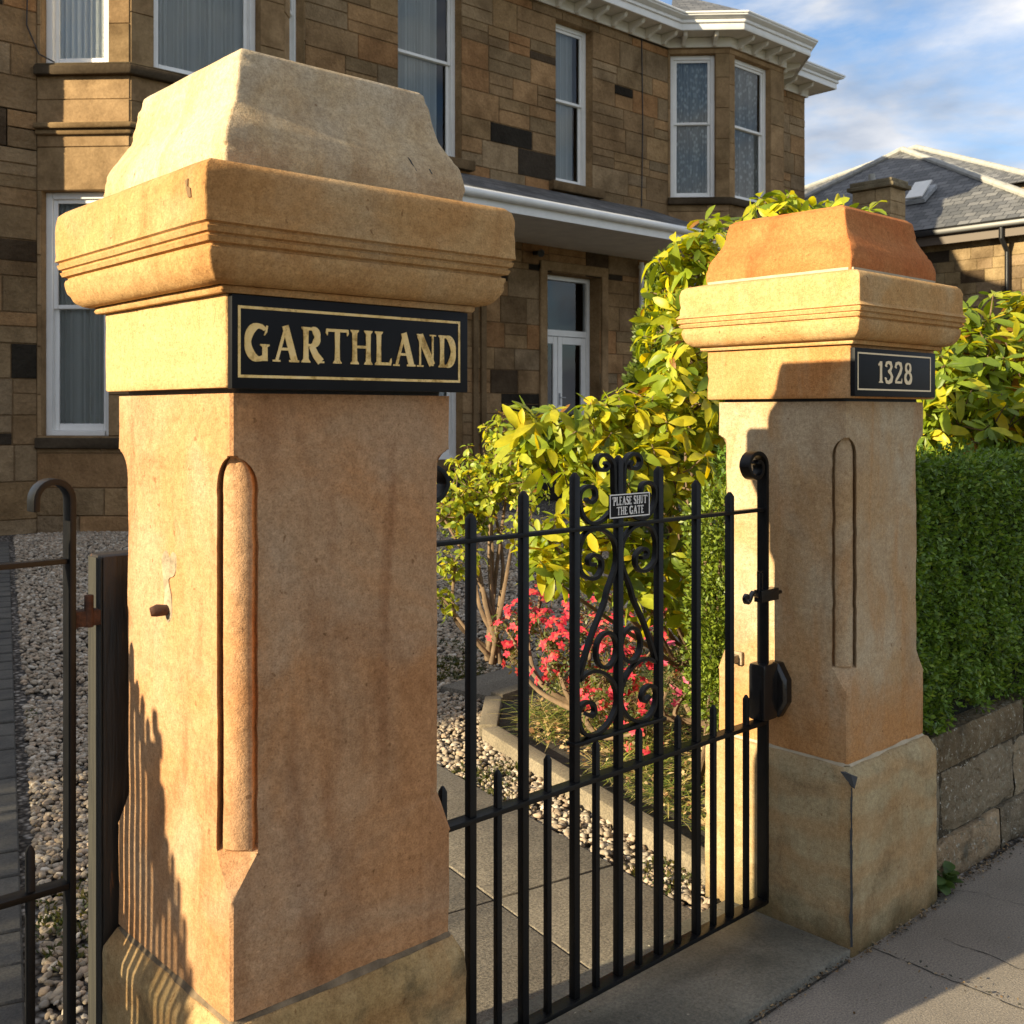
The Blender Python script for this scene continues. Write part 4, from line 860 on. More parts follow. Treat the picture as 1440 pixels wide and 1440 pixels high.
def bay(pts, zlist, cur, lowcur, label):
    segs = list(zip(pts[:-1], pts[1:]))
    for i, (a, b) in enumerate(segs):
        p0, d, nn, L_ = frame2(a, b)
        if i == 1: wn = [(.26, L_ * .5 - .09), (L_ * .5 + .09, L_ - .26)] if L_ > 1.8 else [(.17, L_ - .43)]
        else: wn = [(.05, L_ - .24)] if i == 0 else [(.24, L_ - .06)]
        if pts is bayL and i == 1: wn = [(.27, 1.59)]
        ops = [(u, v, 1.24, 3.95) for u, v in wn] + [(u, v, 5.33, 7.92) for u, v in wn]
        wall_panel(a, b, HZ, 1.05, [], villa, None, M['ashlar'], name='bay_base')
        wall_panel(a, b, 1.05, 8.2, [o for o in ops], villa, None, M['dressed'], mode='dressed', pal=DR, dark=0, light=0, course=(.45, .62), bw=(.5, 1.2), name='bay_wall', joint=.006)
        for u, v in wn:
            window((a[0], a[1]), d, nn, u, v, 1.24, 3.95, villa, rec=.10, cur=lowcur); window((a[0], a[1]), d, nn, u, v, 5.33, 7.92, villa, rec=.10, cur=cur)
    def course(z0, z1, out, c, nm):
        m_ = MB(); m_.col = c
        off = offset_line(pts, out); inn = offset_line(pts, -.02)
        m_.loft([[Vector((*o, z0)), Vector((*o2, z0)), Vector((*o2, z1)), Vector((*o, z1))] for o, o2 in zip(inn, off)]); m_.build(nm, M['dressed'], villa, (pts[0][0], pts[0][1], z0), bevel=.012, seg=1)
    course(5.21, 5.315, .10, (.075, .055, .035), 'bay_sill'); course(5.315, 5.345, .07, (.10, .075, .045), 'bay_sill_top'); course(4.62, 4.68, .11, (.23, .155, .08), 'string_course'); course(4.56, 4.62, .06, (.23, .155, .08), 'string_course')
    course(1.10, 1.22, .07, (.08, .06, .04), 'bay_sill'); course(8.0, 8.19, .03, (.23, .15, .08), 'wall_head')
def offset_line(pts, o):
    P = [Vector(p) for p in pts]; R = []
    for i, p in enumerate(P):
        ns = []
        if i > 0: d = (P[i] - P[i - 1]).normalized(); ns.append(Vector((d.y, -d.x)))
        if i < len(P) - 1: d = (P[i + 1] - P[i]).normalized(); ns.append(Vector((d.y, -d.x)))
        n_ = sum(ns, Vector((0, 0))).normalized(); R.append(p + n_ * (o / max(.3, n_.dot(ns[0]))))
    return R
bay(bayL, None, 'curtain', 'curtain', 'left'); bay(bayR, None, 'lace', 'curtain', 'right')
# dark room behind the glass
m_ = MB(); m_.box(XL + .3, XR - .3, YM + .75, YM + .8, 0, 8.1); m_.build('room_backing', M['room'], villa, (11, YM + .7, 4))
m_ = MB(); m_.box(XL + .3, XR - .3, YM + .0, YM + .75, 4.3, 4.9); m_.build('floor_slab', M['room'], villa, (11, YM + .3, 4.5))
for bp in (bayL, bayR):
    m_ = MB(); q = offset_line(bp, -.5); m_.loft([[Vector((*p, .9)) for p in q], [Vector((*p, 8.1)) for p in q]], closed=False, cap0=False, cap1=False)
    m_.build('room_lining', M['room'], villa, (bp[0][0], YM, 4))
# eaves
line = [(XL, 24), (XL, YM)] + bayL + bayR + [(XR, YM), (XR, 24)]
def band(o0, o1, z0, z1, mt, nm, z0b=None, z1b=None):
    a, b = offset_line(line, o0), offset_line(line, o1); m_ = MB()
    m_.loft([[Vector((*p, z0)), Vector((*q, z0 if z0b is None else z0b)), Vector((*q, z1 if z1b is None else z1b)), Vector((*p, z1))] for p, q in zip(a, b)]); return m_.build(nm, mt, villa, (11, YM, z0), bevel=.008, seg=1)
band(-.25, .44, 8.20, 8.26, M['soffit'], 'soffit'); band(.44, .47, 8.18, 8.36, M['white'], 'fascia'); band(.47, .50, 8.30, 8.36, M['white'], 'gutter_lip'); band(.47, .58, 8.36, 8.43, M['white'], 'gutter', z0b=8.40); band(.56, .60, 8.43, 8.47, M['white'], 'gutter_rim')
band(.03, .06, 8.02, 8.195, M['soffit'], 'frieze')
for a, b in zip(line[1:-2], line[2:-1]):
    p0, d, nn, L_ = frame2(a, b); k = max(1, int(L_ / .42))
    if L_ > 8: k = int(L_ / .45)
    for i in range(k):
        s = (i + .5) * L_ / k; o3 = Vector((a[0], a[1], 0)) + d * (s - .03); m_ = MB(); P = [(.062, 8.02), (.12, 8.02), (.16, 8.07), (.36, 8.12), (.40, 8.198), (.062, 8.198)]
        m_.loft([[o3 + nn * x + Vector((0, 0, z)) for x, z in P], [o3 + d * .07 + nn * x + Vector((0, 0, z)) for x, z in P]]); m_.build('eaves_bracket', M['soffit'], villa, tuple(o3), bevel=.005, seg=1)
# roofs
def roofplane(pts, nm, par, mt=None, t_=.02):
    """flat roof face with uv in metres, u along the eave"""
    P = [Vector(p) for p in pts]; u = (P[1] - P[0]).normalized(); nrm = (P[1] - P[0]).cross(P[2] - P[0]).normalized(); v = nrm.cross(u)
    me = bpy.data.meshes.new(nm); me.from_pydata([tuple(p - P[0]) for p in P] , [], [tuple(range(len(P)))]); uv = me.uv_layers.new(name='UVMap')
    for lp in me.loops: q = P[lp.vertex_index] - P[0]; uv.data[lp.index].uv = (q.dot(u), q.dot(v))
    me.materials.append(mt or M['slates']); o = link(nm, me, par, tuple(P[0])); md = o.modifiers.new('thick', 'SOLIDIFY'); md.thickness = .03; md.offset = -1; return o
rz = 8.44
roofplane([(XL - .5, YM - .5, rz), (XR + .5, YM - .5, rz), (XR - 4.5, YM + 4.7, rz + 3.2), (XL + 4.5, YM + 4.7, rz + 3.2)], 'main_roof', villa)
roofplane([(XR + .5, YM - .5, rz), (XR + .5, 24, rz), (XR - 4.5, 20, rz + 3.2), (XR - 4.5, YM + 4.7, rz + 3.2)], 'end_roof', villa); roofplane([(XL - .5, 24, rz), (XL - .5, YM - .5, rz), (XL + 4.5, YM + 4.7, rz + 3.2), (XL + 4.5, 20, rz + 3.2)], 'end_roof', villa)
for bp in (bayL, bayR):
    g = offset_line(bp, .55); ap = Vector(((bp[0][0] + bp[3][0]) / 2, YM + 1.2, rz + 1.35))
    for a, b in zip(g[:-1], g[1:]): roofplane([Vector((*a, rz + .02)), Vector((*b, rz + .02)), ap], 'bay_roof', villa)
# porch canopy
cy0 = 10.42
roofplane([(7.3, cy0 - .04, 4.34), (14.45, cy0 - .04, 4.34), (14.45, YM + .02, 5.08), (7.3, YM + .02, 5.08)], 'porch_roof', villa)
m_ = MB(); m_.box(7.3, 14.4, cy0, cy0 + .03, 4.14, 4.30); m_.build('porch_fascia', M['white'], villa, (7.3, cy0, 4.2)); m_ = MB(); m_.box(7.3, 14.4, cy0 + .03, YM - .02, 4.16, 4.19); m_.build('porch_soffit', M['soffit'], villa, (7.3, cy0, 4.2))
m_ = MB(); m_.tube([(7.3, cy0 - .055, 4.31), (14.45, cy0 - .055, 4.31)], .058, 12); m_.build('porch_gutter', M['white'], villa, (7.3, cy0, 4.3), smooth=40)
m_ = MB(); m_.tube([(14.12, YM - .09, .3), (14.12, YM - .09, 4.1)], .042, 10); m_.tube([(14.12, YM - .09, 4.0), (14.12, YM - .09, 4.05)], .055, 10); m_.build('downpipe', M['white'], villa, (14.1, YM, 1), smooth=40)
m_ = MB(); m_.tube([(11.0 + .1 * sin(i), YM - .03, 5.2 + i * .3) for i in range(1)] + [(14.2, YM - .03, 8.1), (14.22, YM - .03, 6.6), (14.18, YM - .03, 5.1)], .008, 5)
m_ = MB(); m_.tube([(14.2, YM - .025, 8.1), (14.23, YM - .025, 6.6), (14.2, YM - .025, 5.1)], .009, 5); m_.build('cable', M['black_pipe'], villa, (14.2, YM, 6))
m_ = MB(); m_.tube([(3.98, YM - .025, 8.1), (3.96, YM - .03, 6.6), (3.94, YM - .03, 5.75), (4.06, YM - .06, 5.45), (4.2, YM - .14, 5.37)], .008, 5); m_.build('cable', M['black_pipe'], villa, (4, YM, 6))

# ------------------------------------------------------------------ neighbouring house on the right
nb = empty('slate_roofed_house', (24, 12, 0), 'neighbouring stone house with a grey slate hipped roof, right of the villa', 'house')
NP = [(.30, .22, .12), (.26, .19, .11), (.33, .25, .14), (.22, .16, .10), (.28, .20, .12)]
NX = 21.0
wall_panel((NX, 16.4), (NX, 7.95), -.1, 5.10, [], nb, None, M['ashlar'], pal=NP, dark=.05, light=.06, course=(.20, .29), bw=(.28, .55)); wall_panel((NX, 7.95), (28.3, 7.95), -.1, 5.10, [], nb, None, M['ashlar'], pal=NP, dark=.05, light=.06, course=(.22, .32), bw=(.3, .6))
apx = (24.65, 12.87, 7.91); e0_ = NX - .33; ez = 5.20; ya, yb, xe = 16.75, 7.65, 28.65
roofplane([(e0_, ya, ez), (e0_, yb, ez), apx], 'roof_slope', nb); roofplane([(e0_, yb, ez), (xe, yb, ez), apx], 'roof_slope', nb)
roofplane([(xe, yb, ez), (xe, ya, ez), apx], 'roof_slope', nb); roofplane([(xe, ya, ez), (e0_, ya, ez), apx], 'roof_slope', nb)
for c_ in ((e0_, ya, ez), (e0_, yb, ez), (xe, yb, ez)):
    m_ = MB(); a, b = Vector(c_), Vector(apx); k = 14
    for i in range(k): m_.tube([a.lerp(b, i / k) + Vector((0, 0, .03)), a.lerp(b, (i + .97) / k) + Vector((0, 0, .03))], [.065, .075], 8)
    m_.build('hip_tiles', M['ridge'], nb, tuple(a), smooth=40)
m_ = MB(); m_.box(e0_ - .10, e0_ + .02, yb - .1, ya + .1, 5.04, 5.15); m_.build('gutter', M['black_pipe'], nb, (e0_, 12, 5.1), bevel=.02); m_ = MB(); m_.box(e0_ + .02, NX - .02, yb, ya, 5.06, 5.09); m_.box(e0_ + .02, e0_ + .05, yb, ya, 4.86, 5.06); m_.build('eaves_board', simple('brown_eaves_board', (.10, .075, .055), .6), nb, (e0_, 12, 5.0))
m_ = MB(); yd = 8.78; m_.tube([(NX - .08, yd, 0), (NX - .08, yd, 4.6), (e0_ - .02, yd, 4.85), (e0_ - .02, yd, 5.05)], .05, 10); m_.build('downpipe', M['black_pipe'], nb, (NX, yd, 2), smooth=40)
sl_ = (7.91 - ez) / (24.65 - e0_); zf = lambda x: ez + (x - e0_) * sl_
m_ = MB(); a = Vector((21.75, 10.85, zf(21.75) + .03)); m_.obox(a, (0, .46, 0), Vector((.56, 0, .56 * sl_)), (-.03, 0, .08)); sk_ = m_.build('skylight', M['lead'], nb, tuple(a))
m_ = MB(); a2 = a + Vector((-.05, .04, .11)); m_.obox(a2, (0, .38, 0), Vector((.46, 0, .46 * sl_ + .10)), (-.02, 0, .025)); m_.build('skylight_sash', M['white'], sk_, tuple(a2))
chy = empty('stone_chimney', (20.0, 10.95, 0), 'short stone chimney with a weathered coping in front of the slate roof', 'chimney')
m_ = MB()
for i in range(22):
    for j in range(2):
        m_.col = bcol([(.42, .31, .18), (.38, .28, .16)], 0, 0, 1); z = .2 + i * .262; sp = .4 if i % 2 else .55
        m_.box(19.72, 20.32, (10.54 if j == 0 else 10.54 + .84 * sp) + .005, (10.54 + .84 * sp if j == 0 else 11.38) - .005, z, z + .256)
m_.build('stack', M['ashlar'], chy, (20, 10.95, 1), bevel=.008, seg=1)
m_ = MB(); m_.col = (.26, .22, .15); m_.box(19.64, 20.40, 10.45, 11.47, 5.97, 6.06); m_.box(19.68, 20.36, 10.5, 11.42, 6.06, 6.15); m_.build('coping', M['ashlar'], chy, (20, 10.95, 6.0), bevel=.03)
m_ = MB(); m_.tube([(20.0, 11.1, 6.15), (20.0, 11.1, 6.34)], [.08, .065], 12); m_.build('chimney_pot', M['ridge'], chy, (20, 11.1, 6.2), smooth=40)
# second roof further back
nb2 = empty('distant_house', (40, 19, 0), 'further house showing only a pale stone ridge above the slates', 'house')
m_ = MB(); m_.col = (.25, .19, .12); m_.box(33, 48, 13, 26, -.1, 8.4); m_.build('wall', M['ashlar'], nb2, (40, 19, 0))
R2 = [(33 - .3, 12.7, 8.4), (48.3, 12.7, 8.4), (48.3, 26.3, 8.4), (32.7, 26.3, 8.4)]; ra, rb_ = (38.0, 19.3, 11.4), (43, 19.3, 11.4)
roofplane([R2[3], R2[0], ra], 'roof_slope', nb2); roofplane([R2[0], R2[1], rb_, ra], 'roof_slope', nb2); roofplane([R2[1], R2[2], rb_], 'roof_slope', nb2); roofplane([R2[2], R2[3], ra, rb_], 'roof_slope', nb2)
m_ = MB()
for a, b in ((R2[0], ra), (R2[3], ra), (ra, rb_)): m_.tube([a, b], .11, 8)
m_.build('ridge_stones', M['ridge'], nb2, ra, smooth=40)

# left-hand house (outside the frame, added to shade the garden and the villa's lower storey)
ln = empty('added_shade_house', (-9, 10, 0), 'unseen rendered house added left of the drive to shade the gravel', 'house')
m_ = MB(); m_.col = (.4, .36, .28); m_.box(-13, -6, 6.75, 17.0, -.1, 5.2); m_.build('wall', M['ashlar'], ln, (-9, 11, 0)); 
roofplane([(-5.7, 6.5, 5.2), (-5.7, 17.2, 5.2), (-9.5, 14.5, 7.55), (-9.5, 9.5, 7.55)], 'roof_slope', ln); roofplane([(-13.3, 17.2, 5.2), (-13.3, 6.5, 5.2), (-9.5, 9.5, 7.55), (-9.5, 14.5, 7.55)], 'roof_slope', ln)
roofplane([(-13.3, 6.5, 5.2), (-5.7, 6.5, 5.2), (-9.5, 9.5, 7.55)], 'roof_slope', ln); roofplane([(-5.7, 17.2, 5.2), (-13.3, 17.2, 5.2), (-9.5, 14.5, 7.55)], 'roof_slope', ln)

# ------------------------------------------------------------------ low retaining wall under the hedge
rw = empty('garden_wall', (3.15, 1.6, 0), 'low grey sandstone wall below the clipped hedge, beside the pavement', 'wall')
GP = [(.30, .255, .18), (.29, .24, .165), (.38, .31, .21), (.26, .215, .15), (.40, .30, .19)]
def rough_block(m_, x0, x1, y0, y1, z0, z1, c, amp=.016):
    m_.col = c; nx, nz_ = max(2, int((x1 - x0) / .03)), max(2, int((z1 - z0) / .03)); vs = []; 
    for j in range(nz_ + 1):
        for i in range(nx + 1):
            u, v = i / nx, j / nz_; e = min(1, min(u * (x1 - x0), (1 - u) * (x1 - x0), v * (z1 - z0), (1 - v) * (z1 - z0)) / .012); x = x0 + (x1 - x0) * u; z = z0 + (z1 - z0) * v
            vs.append((x, y0 + (1 - e) * .012 + amp * (noise.noise(Vector((x * 9, z * 9, 3))) + .5 * noise.noise(Vector((x * 30, z * 30, 3)))), z))
    fs = [(j * (nx + 1) + i, j * (nx + 1) + i + 1, (j + 1) * (nx + 1) + i + 1, (j + 1) * (nx + 1) + i) for j in range(nz_) for i in range(nx)]
    m_.add(vs, fs); t0 = nz_ * (nx + 1)
    m_.add([vs[t0 + i] for i in range(nx + 1)] + [(x0 + (x1 - x0) * i / nx, y1, z1) for i in range(nx + 1)], [(i, i + 1, nx + 2 + i, nx + 1 + i) for i in range(nx)])
m_ = MB(); m_.col = (.10, .085, .06); m_.box(3.12, 10, 1.615, 1.98, -.03, .44); 
x = 3.12
while x < 10: b = x + random.uniform(.5, .85); rough_block(m_, x + .004, b - .004, 1.585, 1.64, -.02, .125, random.choice(GP)); x = b
x = 3.12; ws = [.22, .55, .5]
while x < 10: b = x + (ws.pop(0) if ws else random.uniform(.35, .7)); rough_block(m_, x + .005, b - .005, 1.603, 1.65, .13, .335, random.choice(GP)); x = b
m_.build('wall_courses', M['lichen'], rw, (3.15, 1.6, 0), smooth=50)
m_ = MB(); x = 3.12
while x < 10: b = x + random.uniform(.7, 1.1); rough_block(m_, x + .004, b - .004, 1.598, 2.0, .343, .462, (.20, .155, .095), .006); x = b
m_.build('coping', M['lichen'], rw, (3.15, 1.6, .4), smooth=50)
#@@PLANTS
# ------------------------------------------------------------------ plants
def unit(a): return a / np.maximum(np.linalg.norm(a, axis=-1, keepdims=True), 1e-9)
def leaves(P, D, Nn, Ln, Wd, col, bend=.25, fold=.25):
    bend = rng.uniform(-.15, .95, (len(P), 1)) if bend == .25 else bend; fold = rng.uniform(.0, .55, (len(P), 1)) if fold == .25 else fold
    """broad leaves: base point, direction, normal, length, width -> 12-vertex blades"""
    n = len(P); D = unit(D); Sd = unit(np.cross(D, Nn)); Nn = unit(np.cross(Sd, D)); ts = [0, .26, .58, .86, 1.0]; ws = [.10, .62, 1.0, .74, .10]
    V = np.zeros((n, 15, 3), np.float32); Ln = Ln[:, None]; Wd = Wd[:, None]
    for i, (t_, w_) in enumerate(zip(ts, ws)):
        c = P + D * Ln * t_ - Nn * Ln * bend * t_ * t_
        V[:, i * 3] = c + Sd * Wd * w_ / 2 + Nn * Wd * fold * w_ * .5; V[:, i * 3 + 1] = c; V[:, i * 3 + 2] = c - Sd * Wd * w_ / 2 + Nn * Wd * fold * w_ * .5
    q = np.array([[i * 3 + j, i * 3 + j + 1, i * 3 + j + 4, i * 3 + j + 3] for i in range(4) for j in range(2)]); F = (q[None] + (np.arange(n) * 15)[:, None, None]).reshape(-1, 4)
    return V.reshape(-1, 3), F, np.repeat(col, 15, 0)
def small_leaves(P, D, Nn, Ln, Wd, col):
    n = len(P); D = unit(D); Sd = unit(np.cross(D, Nn)); Nn = unit(np.cross(Sd, D)); Ln = Ln[:, None]; Wd = Wd[:, None]
    V = np.stack([P, P + D * Ln * .5 + Sd * Wd * .5 + Nn * Wd * .15, P + D * Ln, P + D * Ln * .5 - Sd * Wd * .5 + Nn * Wd * .15], 1)
    F = np.arange(n * 4).reshape(n, 4); return V.reshape(-1, 3), F, np.repeat(col, 4, 0)
def foliage(name, arrs, mt, par=None, label=None, cat=None, kind=None, smooth=True, pos=(0, 0, 0)):
    V = []; F = []; Cc = []; o_ = 0
    for v_, f_, c_ in arrs: V.append(v_); F.append(f_ + o_); Cc.append(c_); o_ += len(v_)
    V = np.concatenate(V) - np.array(pos, np.float32); me = mesh_np(V, np.concatenate(F), 4, np.concatenate(Cc), smooth); me.materials.append(mt)
    o = link(name, me, par, pos, kind); tag(o, label, cat); return o
def colmix(n, cols, wts, j=.18):
    c = np.array(cols)[rng.choice(len(cols), n, p=np.array(wts) / sum(wts))]; return c * rng.uniform(1 - j, 1 + j, (n, 1))
RG = [(.40, .43, .035), (.27, .35, .03), (.56, .52, .03), (.15, .22, .025), (.70, .54, .02), (.30, .14, .03)]
def whorl_shrub(root, masses, base, lw=(.092, .039), per=8, dens=1.0, wts=(5, 5, 3, 3, .7, .12), cols=RG, stems=True, twig=.004, spread=1.0, droop=.35, nleaf_scale=1.0):
    P = []; D = []; NN = []; Ls = []; Ws = []; tw = MB(); bmain = MB(); base = Vector(base)
    for (c, r) in masses:
        c = Vector(c); n = max(3, int(dens * 175 * r ** 1.7 * 3))
        # limb from the base to the mass
        if stems:
            mid = base.lerp(c, .5) + Vector((random.uniform(-.1, .1), random.uniform(-.1, .1), -.05)); pts = catmull([tuple(base + Vector((random.uniform(-.06, .06), random.uniform(-.06, .06), 0))), tuple(mid), tuple(c)], 5)
            bmain.tube(pts, [.016 - .010 * i / (len(pts) - 1) for i in range(len(pts))], 6)
        for k in range(n):
            v = Vector((random.gauss(0, 1), random.gauss(0, 1), random.gauss(0, 1))).normalized() * r * random.uniform(.35, 1.05); tip = c + v
            if tip.z < .12: continue
            ax = (v.normalized() + Vector((0, 0, .7)) + Vector((random.uniform(-.4, .4),) * 3)).normalized()
            if random.random() < .75: 
                q = c + v * random.uniform(.0, .35); m1 = q.lerp(tip, .6) + Vector((random.uniform(-.03, .03), random.uniform(-.03, .03), -.02)); tw.tube([q, m1, tip], [twig, twig * .8, twig * .6], 5, False)
            a1 = ax.orthogonal().normalized(); a2 = ax.cross(a1); m_ = random.randint(per - 2, per + 2)
            for i in range(m_):
                an = 2 * pi * i / m_ + random.uniform(-.3, .3); el = random.uniform(-.35, .75)
                dr = (a1 * cos(an) + a2 * sin(an)) * cos(el) + ax * sin(el) - Vector((0, 0, droop * random.random()))
                P.append(tip + dr * .008 - ax * random.uniform(0, .02)); D.append(dr); NN.append(ax + Vector((random.uniform(-.4, .4), random.uniform(-.4, .4), 0)) + dr * .01); sc = random.uniform(.42, 1.2); Ls.append(lw[0] * sc); Ws.append(lw[1] * sc * random.uniform(.85, 1.15))
    n = len(P); arr = leaves(np.array(P), np.array(D), np.array(NN), np.array(Ls), np.array(Ws), colmix(n, cols, wts)); b = tuple(root.location)
    foliage('foliage', [arr], M['leaf'], root, pos=b)
    tw.build('twigs', M['bark'], root, b)
    if stems: bmain.build('branches', M['bark'], root, b, smooth=60)

def A3(*L_): return [(at(x, y, D_), r) for x, y, D_, r in L_]
rh = empty('rhododendron', (3.75, 3.05, 0.03), 'tall yellow-green rhododendron growing behind the gate, left of the far pillar', 'shrub', 'rhododendrons')
mass = A3((985, 352, 4.5, .15), (955, 400, 4.5, .20), (1000, 420, 4.6, .22), (930, 465, 4.4, .12), (965, 500, 4.4, .22), (940, 560, 4.3, .20), (1000, 560, 4.5, .25), (900, 600, 4.2, .18), (860, 580, 4.2, .10), (840, 620, 4.1, .17),
          (790, 610, 4.1, .15), (735, 590, 4.1, .10), (755, 640, 4.1, .12), (870, 680, 4.1, .20), (930, 680, 4.2, .22), (810, 700, 4.0, .14), (770, 760, 3.9, .12), (775, 815, 3.8, .13), (850, 760, 4.0, .16), (900, 770, 4.1, .14), (960, 770, 4.2, .18),
          (905, 840, 4.0, .10), (960, 850, 4.1, .10), (1090, 300, 4.75, .11), (1120, 300, 4.8, .10), (1165, 296, 4.8, .08), (1232, 308, 5.0, .06), (1050, 380, 4.9, .3), (1060, 520, 4.9, .3), (1000, 640, 4.4, .16))
whorl_shrub(rh, mass, (4.45, 3.25, .03), dens=.70)
rh2 = empty('rhododendron', (4.9, 3.4, .03), 'rhododendron with leathery yellowing leaves rising above the clipped hedge', 'shrub', 'rhododendrons')
whorl_shrub(rh2, A3((1345, 480, 4.6, .18), (1390, 470, 4.7, .19), (1440, 465, 4.7, .20), (1330, 530, 4.4, .18), (1380, 545, 4.5, .25), (1440, 545, 4.5, .27), (1350, 600, 4.3, .2), (1410, 610, 4.3, .22), (1500, 510, 4.7, .32), (1580, 520, 4.9, .36), (1320, 580, 4.4, .15), (1490, 610, 4.5, .3)), (4.9, 3.4, .03),
            wts=(3, 5, 2, 6, 1.5, .5), dens=.8)
# loose small-leaved shrub left of the gate
ls = empty('small_leaved_shrub', (3.7, 4.9, .0), 'loose small-leaved shrub showing between the near pillar and the gate bars', 'shrub')
whorl_shrub(ls, A3((640, 700, 5.6, .22), (665, 740, 5.6, .18), (690, 690, 5.6, .20), (640, 790, 5.4, .16), (680, 650, 5.7, .18), (720, 640, 5.6, .2), (700, 610, 5.6, .14), (625, 730, 5.5, .15), (660, 690, 5.7, .2), (735, 680, 5.5, .2), (745, 740, 5.3, .15), (622, 840, 5.4, .1)), at(700, 930, 5.4), lw=(.045, .024), per=6, dens=1.05, wts=(5, 5, 2, 2, .6, .3), twig=.003)
# azaleas
def azalea(root, masses, base, fl, nf):
    whorl_shrub(root, masses, base, lw=(.026, .010), per=6, dens=2.0, cols=[(.11, .15, .03), (.17, .18, .05), (.06, .09, .02), (.24, .17, .06)], wts=(4, 3, 3, 1), twig=.0022)
    P = []; D = []; NN = []
    for c, r in masses:
        for k in range(int(nf * r * r * 2600)):
            v = Vector((random.gauss(0, 1), random.gauss(0, 1), random.gauss(.35, 1))).normalized() * r * random.uniform(.8, 1.12); tip = Vector(c) + v
            if tip.z < .06: continue
            ax = (v.normalized() + Vector((-.3, -.3, .5))).normalized(); a1 = ax.orthogonal().normalized(); a2 = ax.cross(a1)
            for i in range(5):
                an = 2 * pi * i / 5 + k; dr = (a1 * cos(an) + a2 * sin(an)) + ax * .55; P.append(tip); D.append(dr); NN.append(ax)
    n = len(P); foliage('flowers', [leaves(np.array(P), np.array(D), np.array(NN), rng.uniform(.014, .026, n), rng.uniform(.011, .017, n), colmix(n, fl, [1] * len(fl)), .5, .1)], M['petal'], root, pos=tuple(root.location))
az = empty('azalea_bush', (3.9, 3.7, .03), 'azalea bush covered in bright red flowers behind the gate scrollwork', 'shrub', 'azaleas')
azm = A3((740, 870, 5.25, .12), (712, 885, 5.3, .09), (722, 925, 5.2, .08), (775, 900, 5.1, .16), (810, 930, 5.0, .17), (780, 945, 5.0, .10), (835, 870, 5.1, .16), (850, 950, 4.8, .17), (880, 900, 4.9, .15), (890, 985, 4.7, .13), (840, 1000, 4.6, .09), (930, 900, 4.9, .15), (905, 1030, 4.5, .09), (750, 860, 5.3, .12))
azalea(az, azm, at(820, 1000, 5.0), [(.66, .040, .075), (.74, .06, .10), (.70, .12, .09), (.5, .02, .05)], .62)
az2 = empty('azalea_bush', (4.0, 3.2, .03), 'small azalea with pink flowers by the far pillar', 'shrub', 'azaleas')
azalea(az2, A3((985, 945, 4.6, .10), (960, 930, 4.7, .12), (1000, 980, 4.5, .08), (940, 960, 4.6, .1)), at(975, 1020, 4.6), [(.72, .08, .22), (.75, .16, .28)], .32)
# fine leaved box bush beside the far pillar
def box_leaves(c, r, n, cols, wts, ln=.022, wd=.011, shell=.55):
    v = unit(rng.normal(0, 1, (n, 3))); R = rng.uniform(shell, 1.05, (n, 1)); P = np.array(c) + v * R * np.array(r); D = unit(v + rng.normal(0, .7, (n, 3)) + np.array([0, 0, .4])); NN = unit(rng.normal(0, 1, (n, 3)) + np.array([0, 0, .6]))
    return small_leaves(P, D, NN, rng.uniform(.7, 1.2, n) * ln, rng.uniform(.7, 1.2, n) * wd, colmix(n, cols, wts))
BX = [(.13, .19, .02), (.20, .26, .03), (.07, .11, .015)]
bb = empty('box_bush', (3.35, 2.6, .03), 'fine-leaved bright green bush squeezed against the back of the far pillar', 'shrub')
foliage('foliage', [box_leaves(at(1010, y, 3.75), (.12, .12, .14), 1500, BX, (3, 3, 2)) for y in (735, 800, 860, 920, 970)] + [box_leaves(at(1050, y, 3.85), (.16, .16, .2), 1500, BX, (3, 3, 2)) for y in (760, 860, 950)], M['hedgeleaf'], bb, pos=tuple(bb.location))
m_ = MB()
for i in range(7): m_.tube([(3.35 + random.uniform(-.03, .03), 2.6, .03), tuple(at(1015 + random.uniform(-15, 25), 900, 3.8)), tuple(at(1010 + random.uniform(-10, 35), 760, 3.8))], [.009, .006, .003], 5)
m_.build('stems', M['bark'], bb, tuple(bb.location))
# clipped conifer against the villa
cf = empty('conifer', (11.6, 10.2, .15), 'dense green conifer standing before the villa wall, behind the rhododendron', 'tree')
cc = at(935, 520, 11.0)
foliage('crown', [box_leaves((cc.x, cc.y, z), (.62 - .11 * i, .62 - .11 * i, .5), 3500, [(.12, .17, .02), (.18, .22, .03), (.07, .11, .015)], (3, 2, 2), .08, .035, .75) for i, z in enumerate((.7, 1.2, 1.7, 2.2, 2.6))], M['hedgeleaf'], cf, pos=tuple(cf.location))
m_ = MB(); m_.tube([(cc.x, cc.y, .1), (cc.x, cc.y, 1.5), (cc.x, cc.y, 2.5)], [.07, .05, .02], 8); m_.build('trunk', M['bark'], cf, tuple(cf.location))
# clipped hedge on the wall
hd = empty('clipped_hedge', (4.8, 1.95, .46), 'dark green clipped hedge growing on top of the low garden wall', 'hedge')
HG = [(.12, .22, .028), (.17, .28, .035), (.075, .135, .02), (.24, .33, .05)]
def hedge_face(n, fn, nrm):
    u = rng.uniform(0, 1, (n, 1)); v = rng.uniform(0, 1, (n, 1)); P = fn(u, v); nn = np.array(nrm)
    P = P - nn * np.abs(rng.normal(0, .06, (n, 1))) + np.array([noise.noise(Vector(p) * 5) * .05 + noise.noise(Vector(p) * 17) * .03 for p in P])[:, None] * nn
    D = unit(nn * .7 + rng.normal(0, .8, (n, 3)) + np.array([0, 0, .25])); NN = unit(rng.normal(0, .7, (n, 3)) + np.array([0, -.2, 1.0]))
    return small_leaves(P, D, NN, rng.uniform(.015, .027, n), rng.uniform(.008, .013, n), colmix(n, HG, (4, 3, 3, 1)))
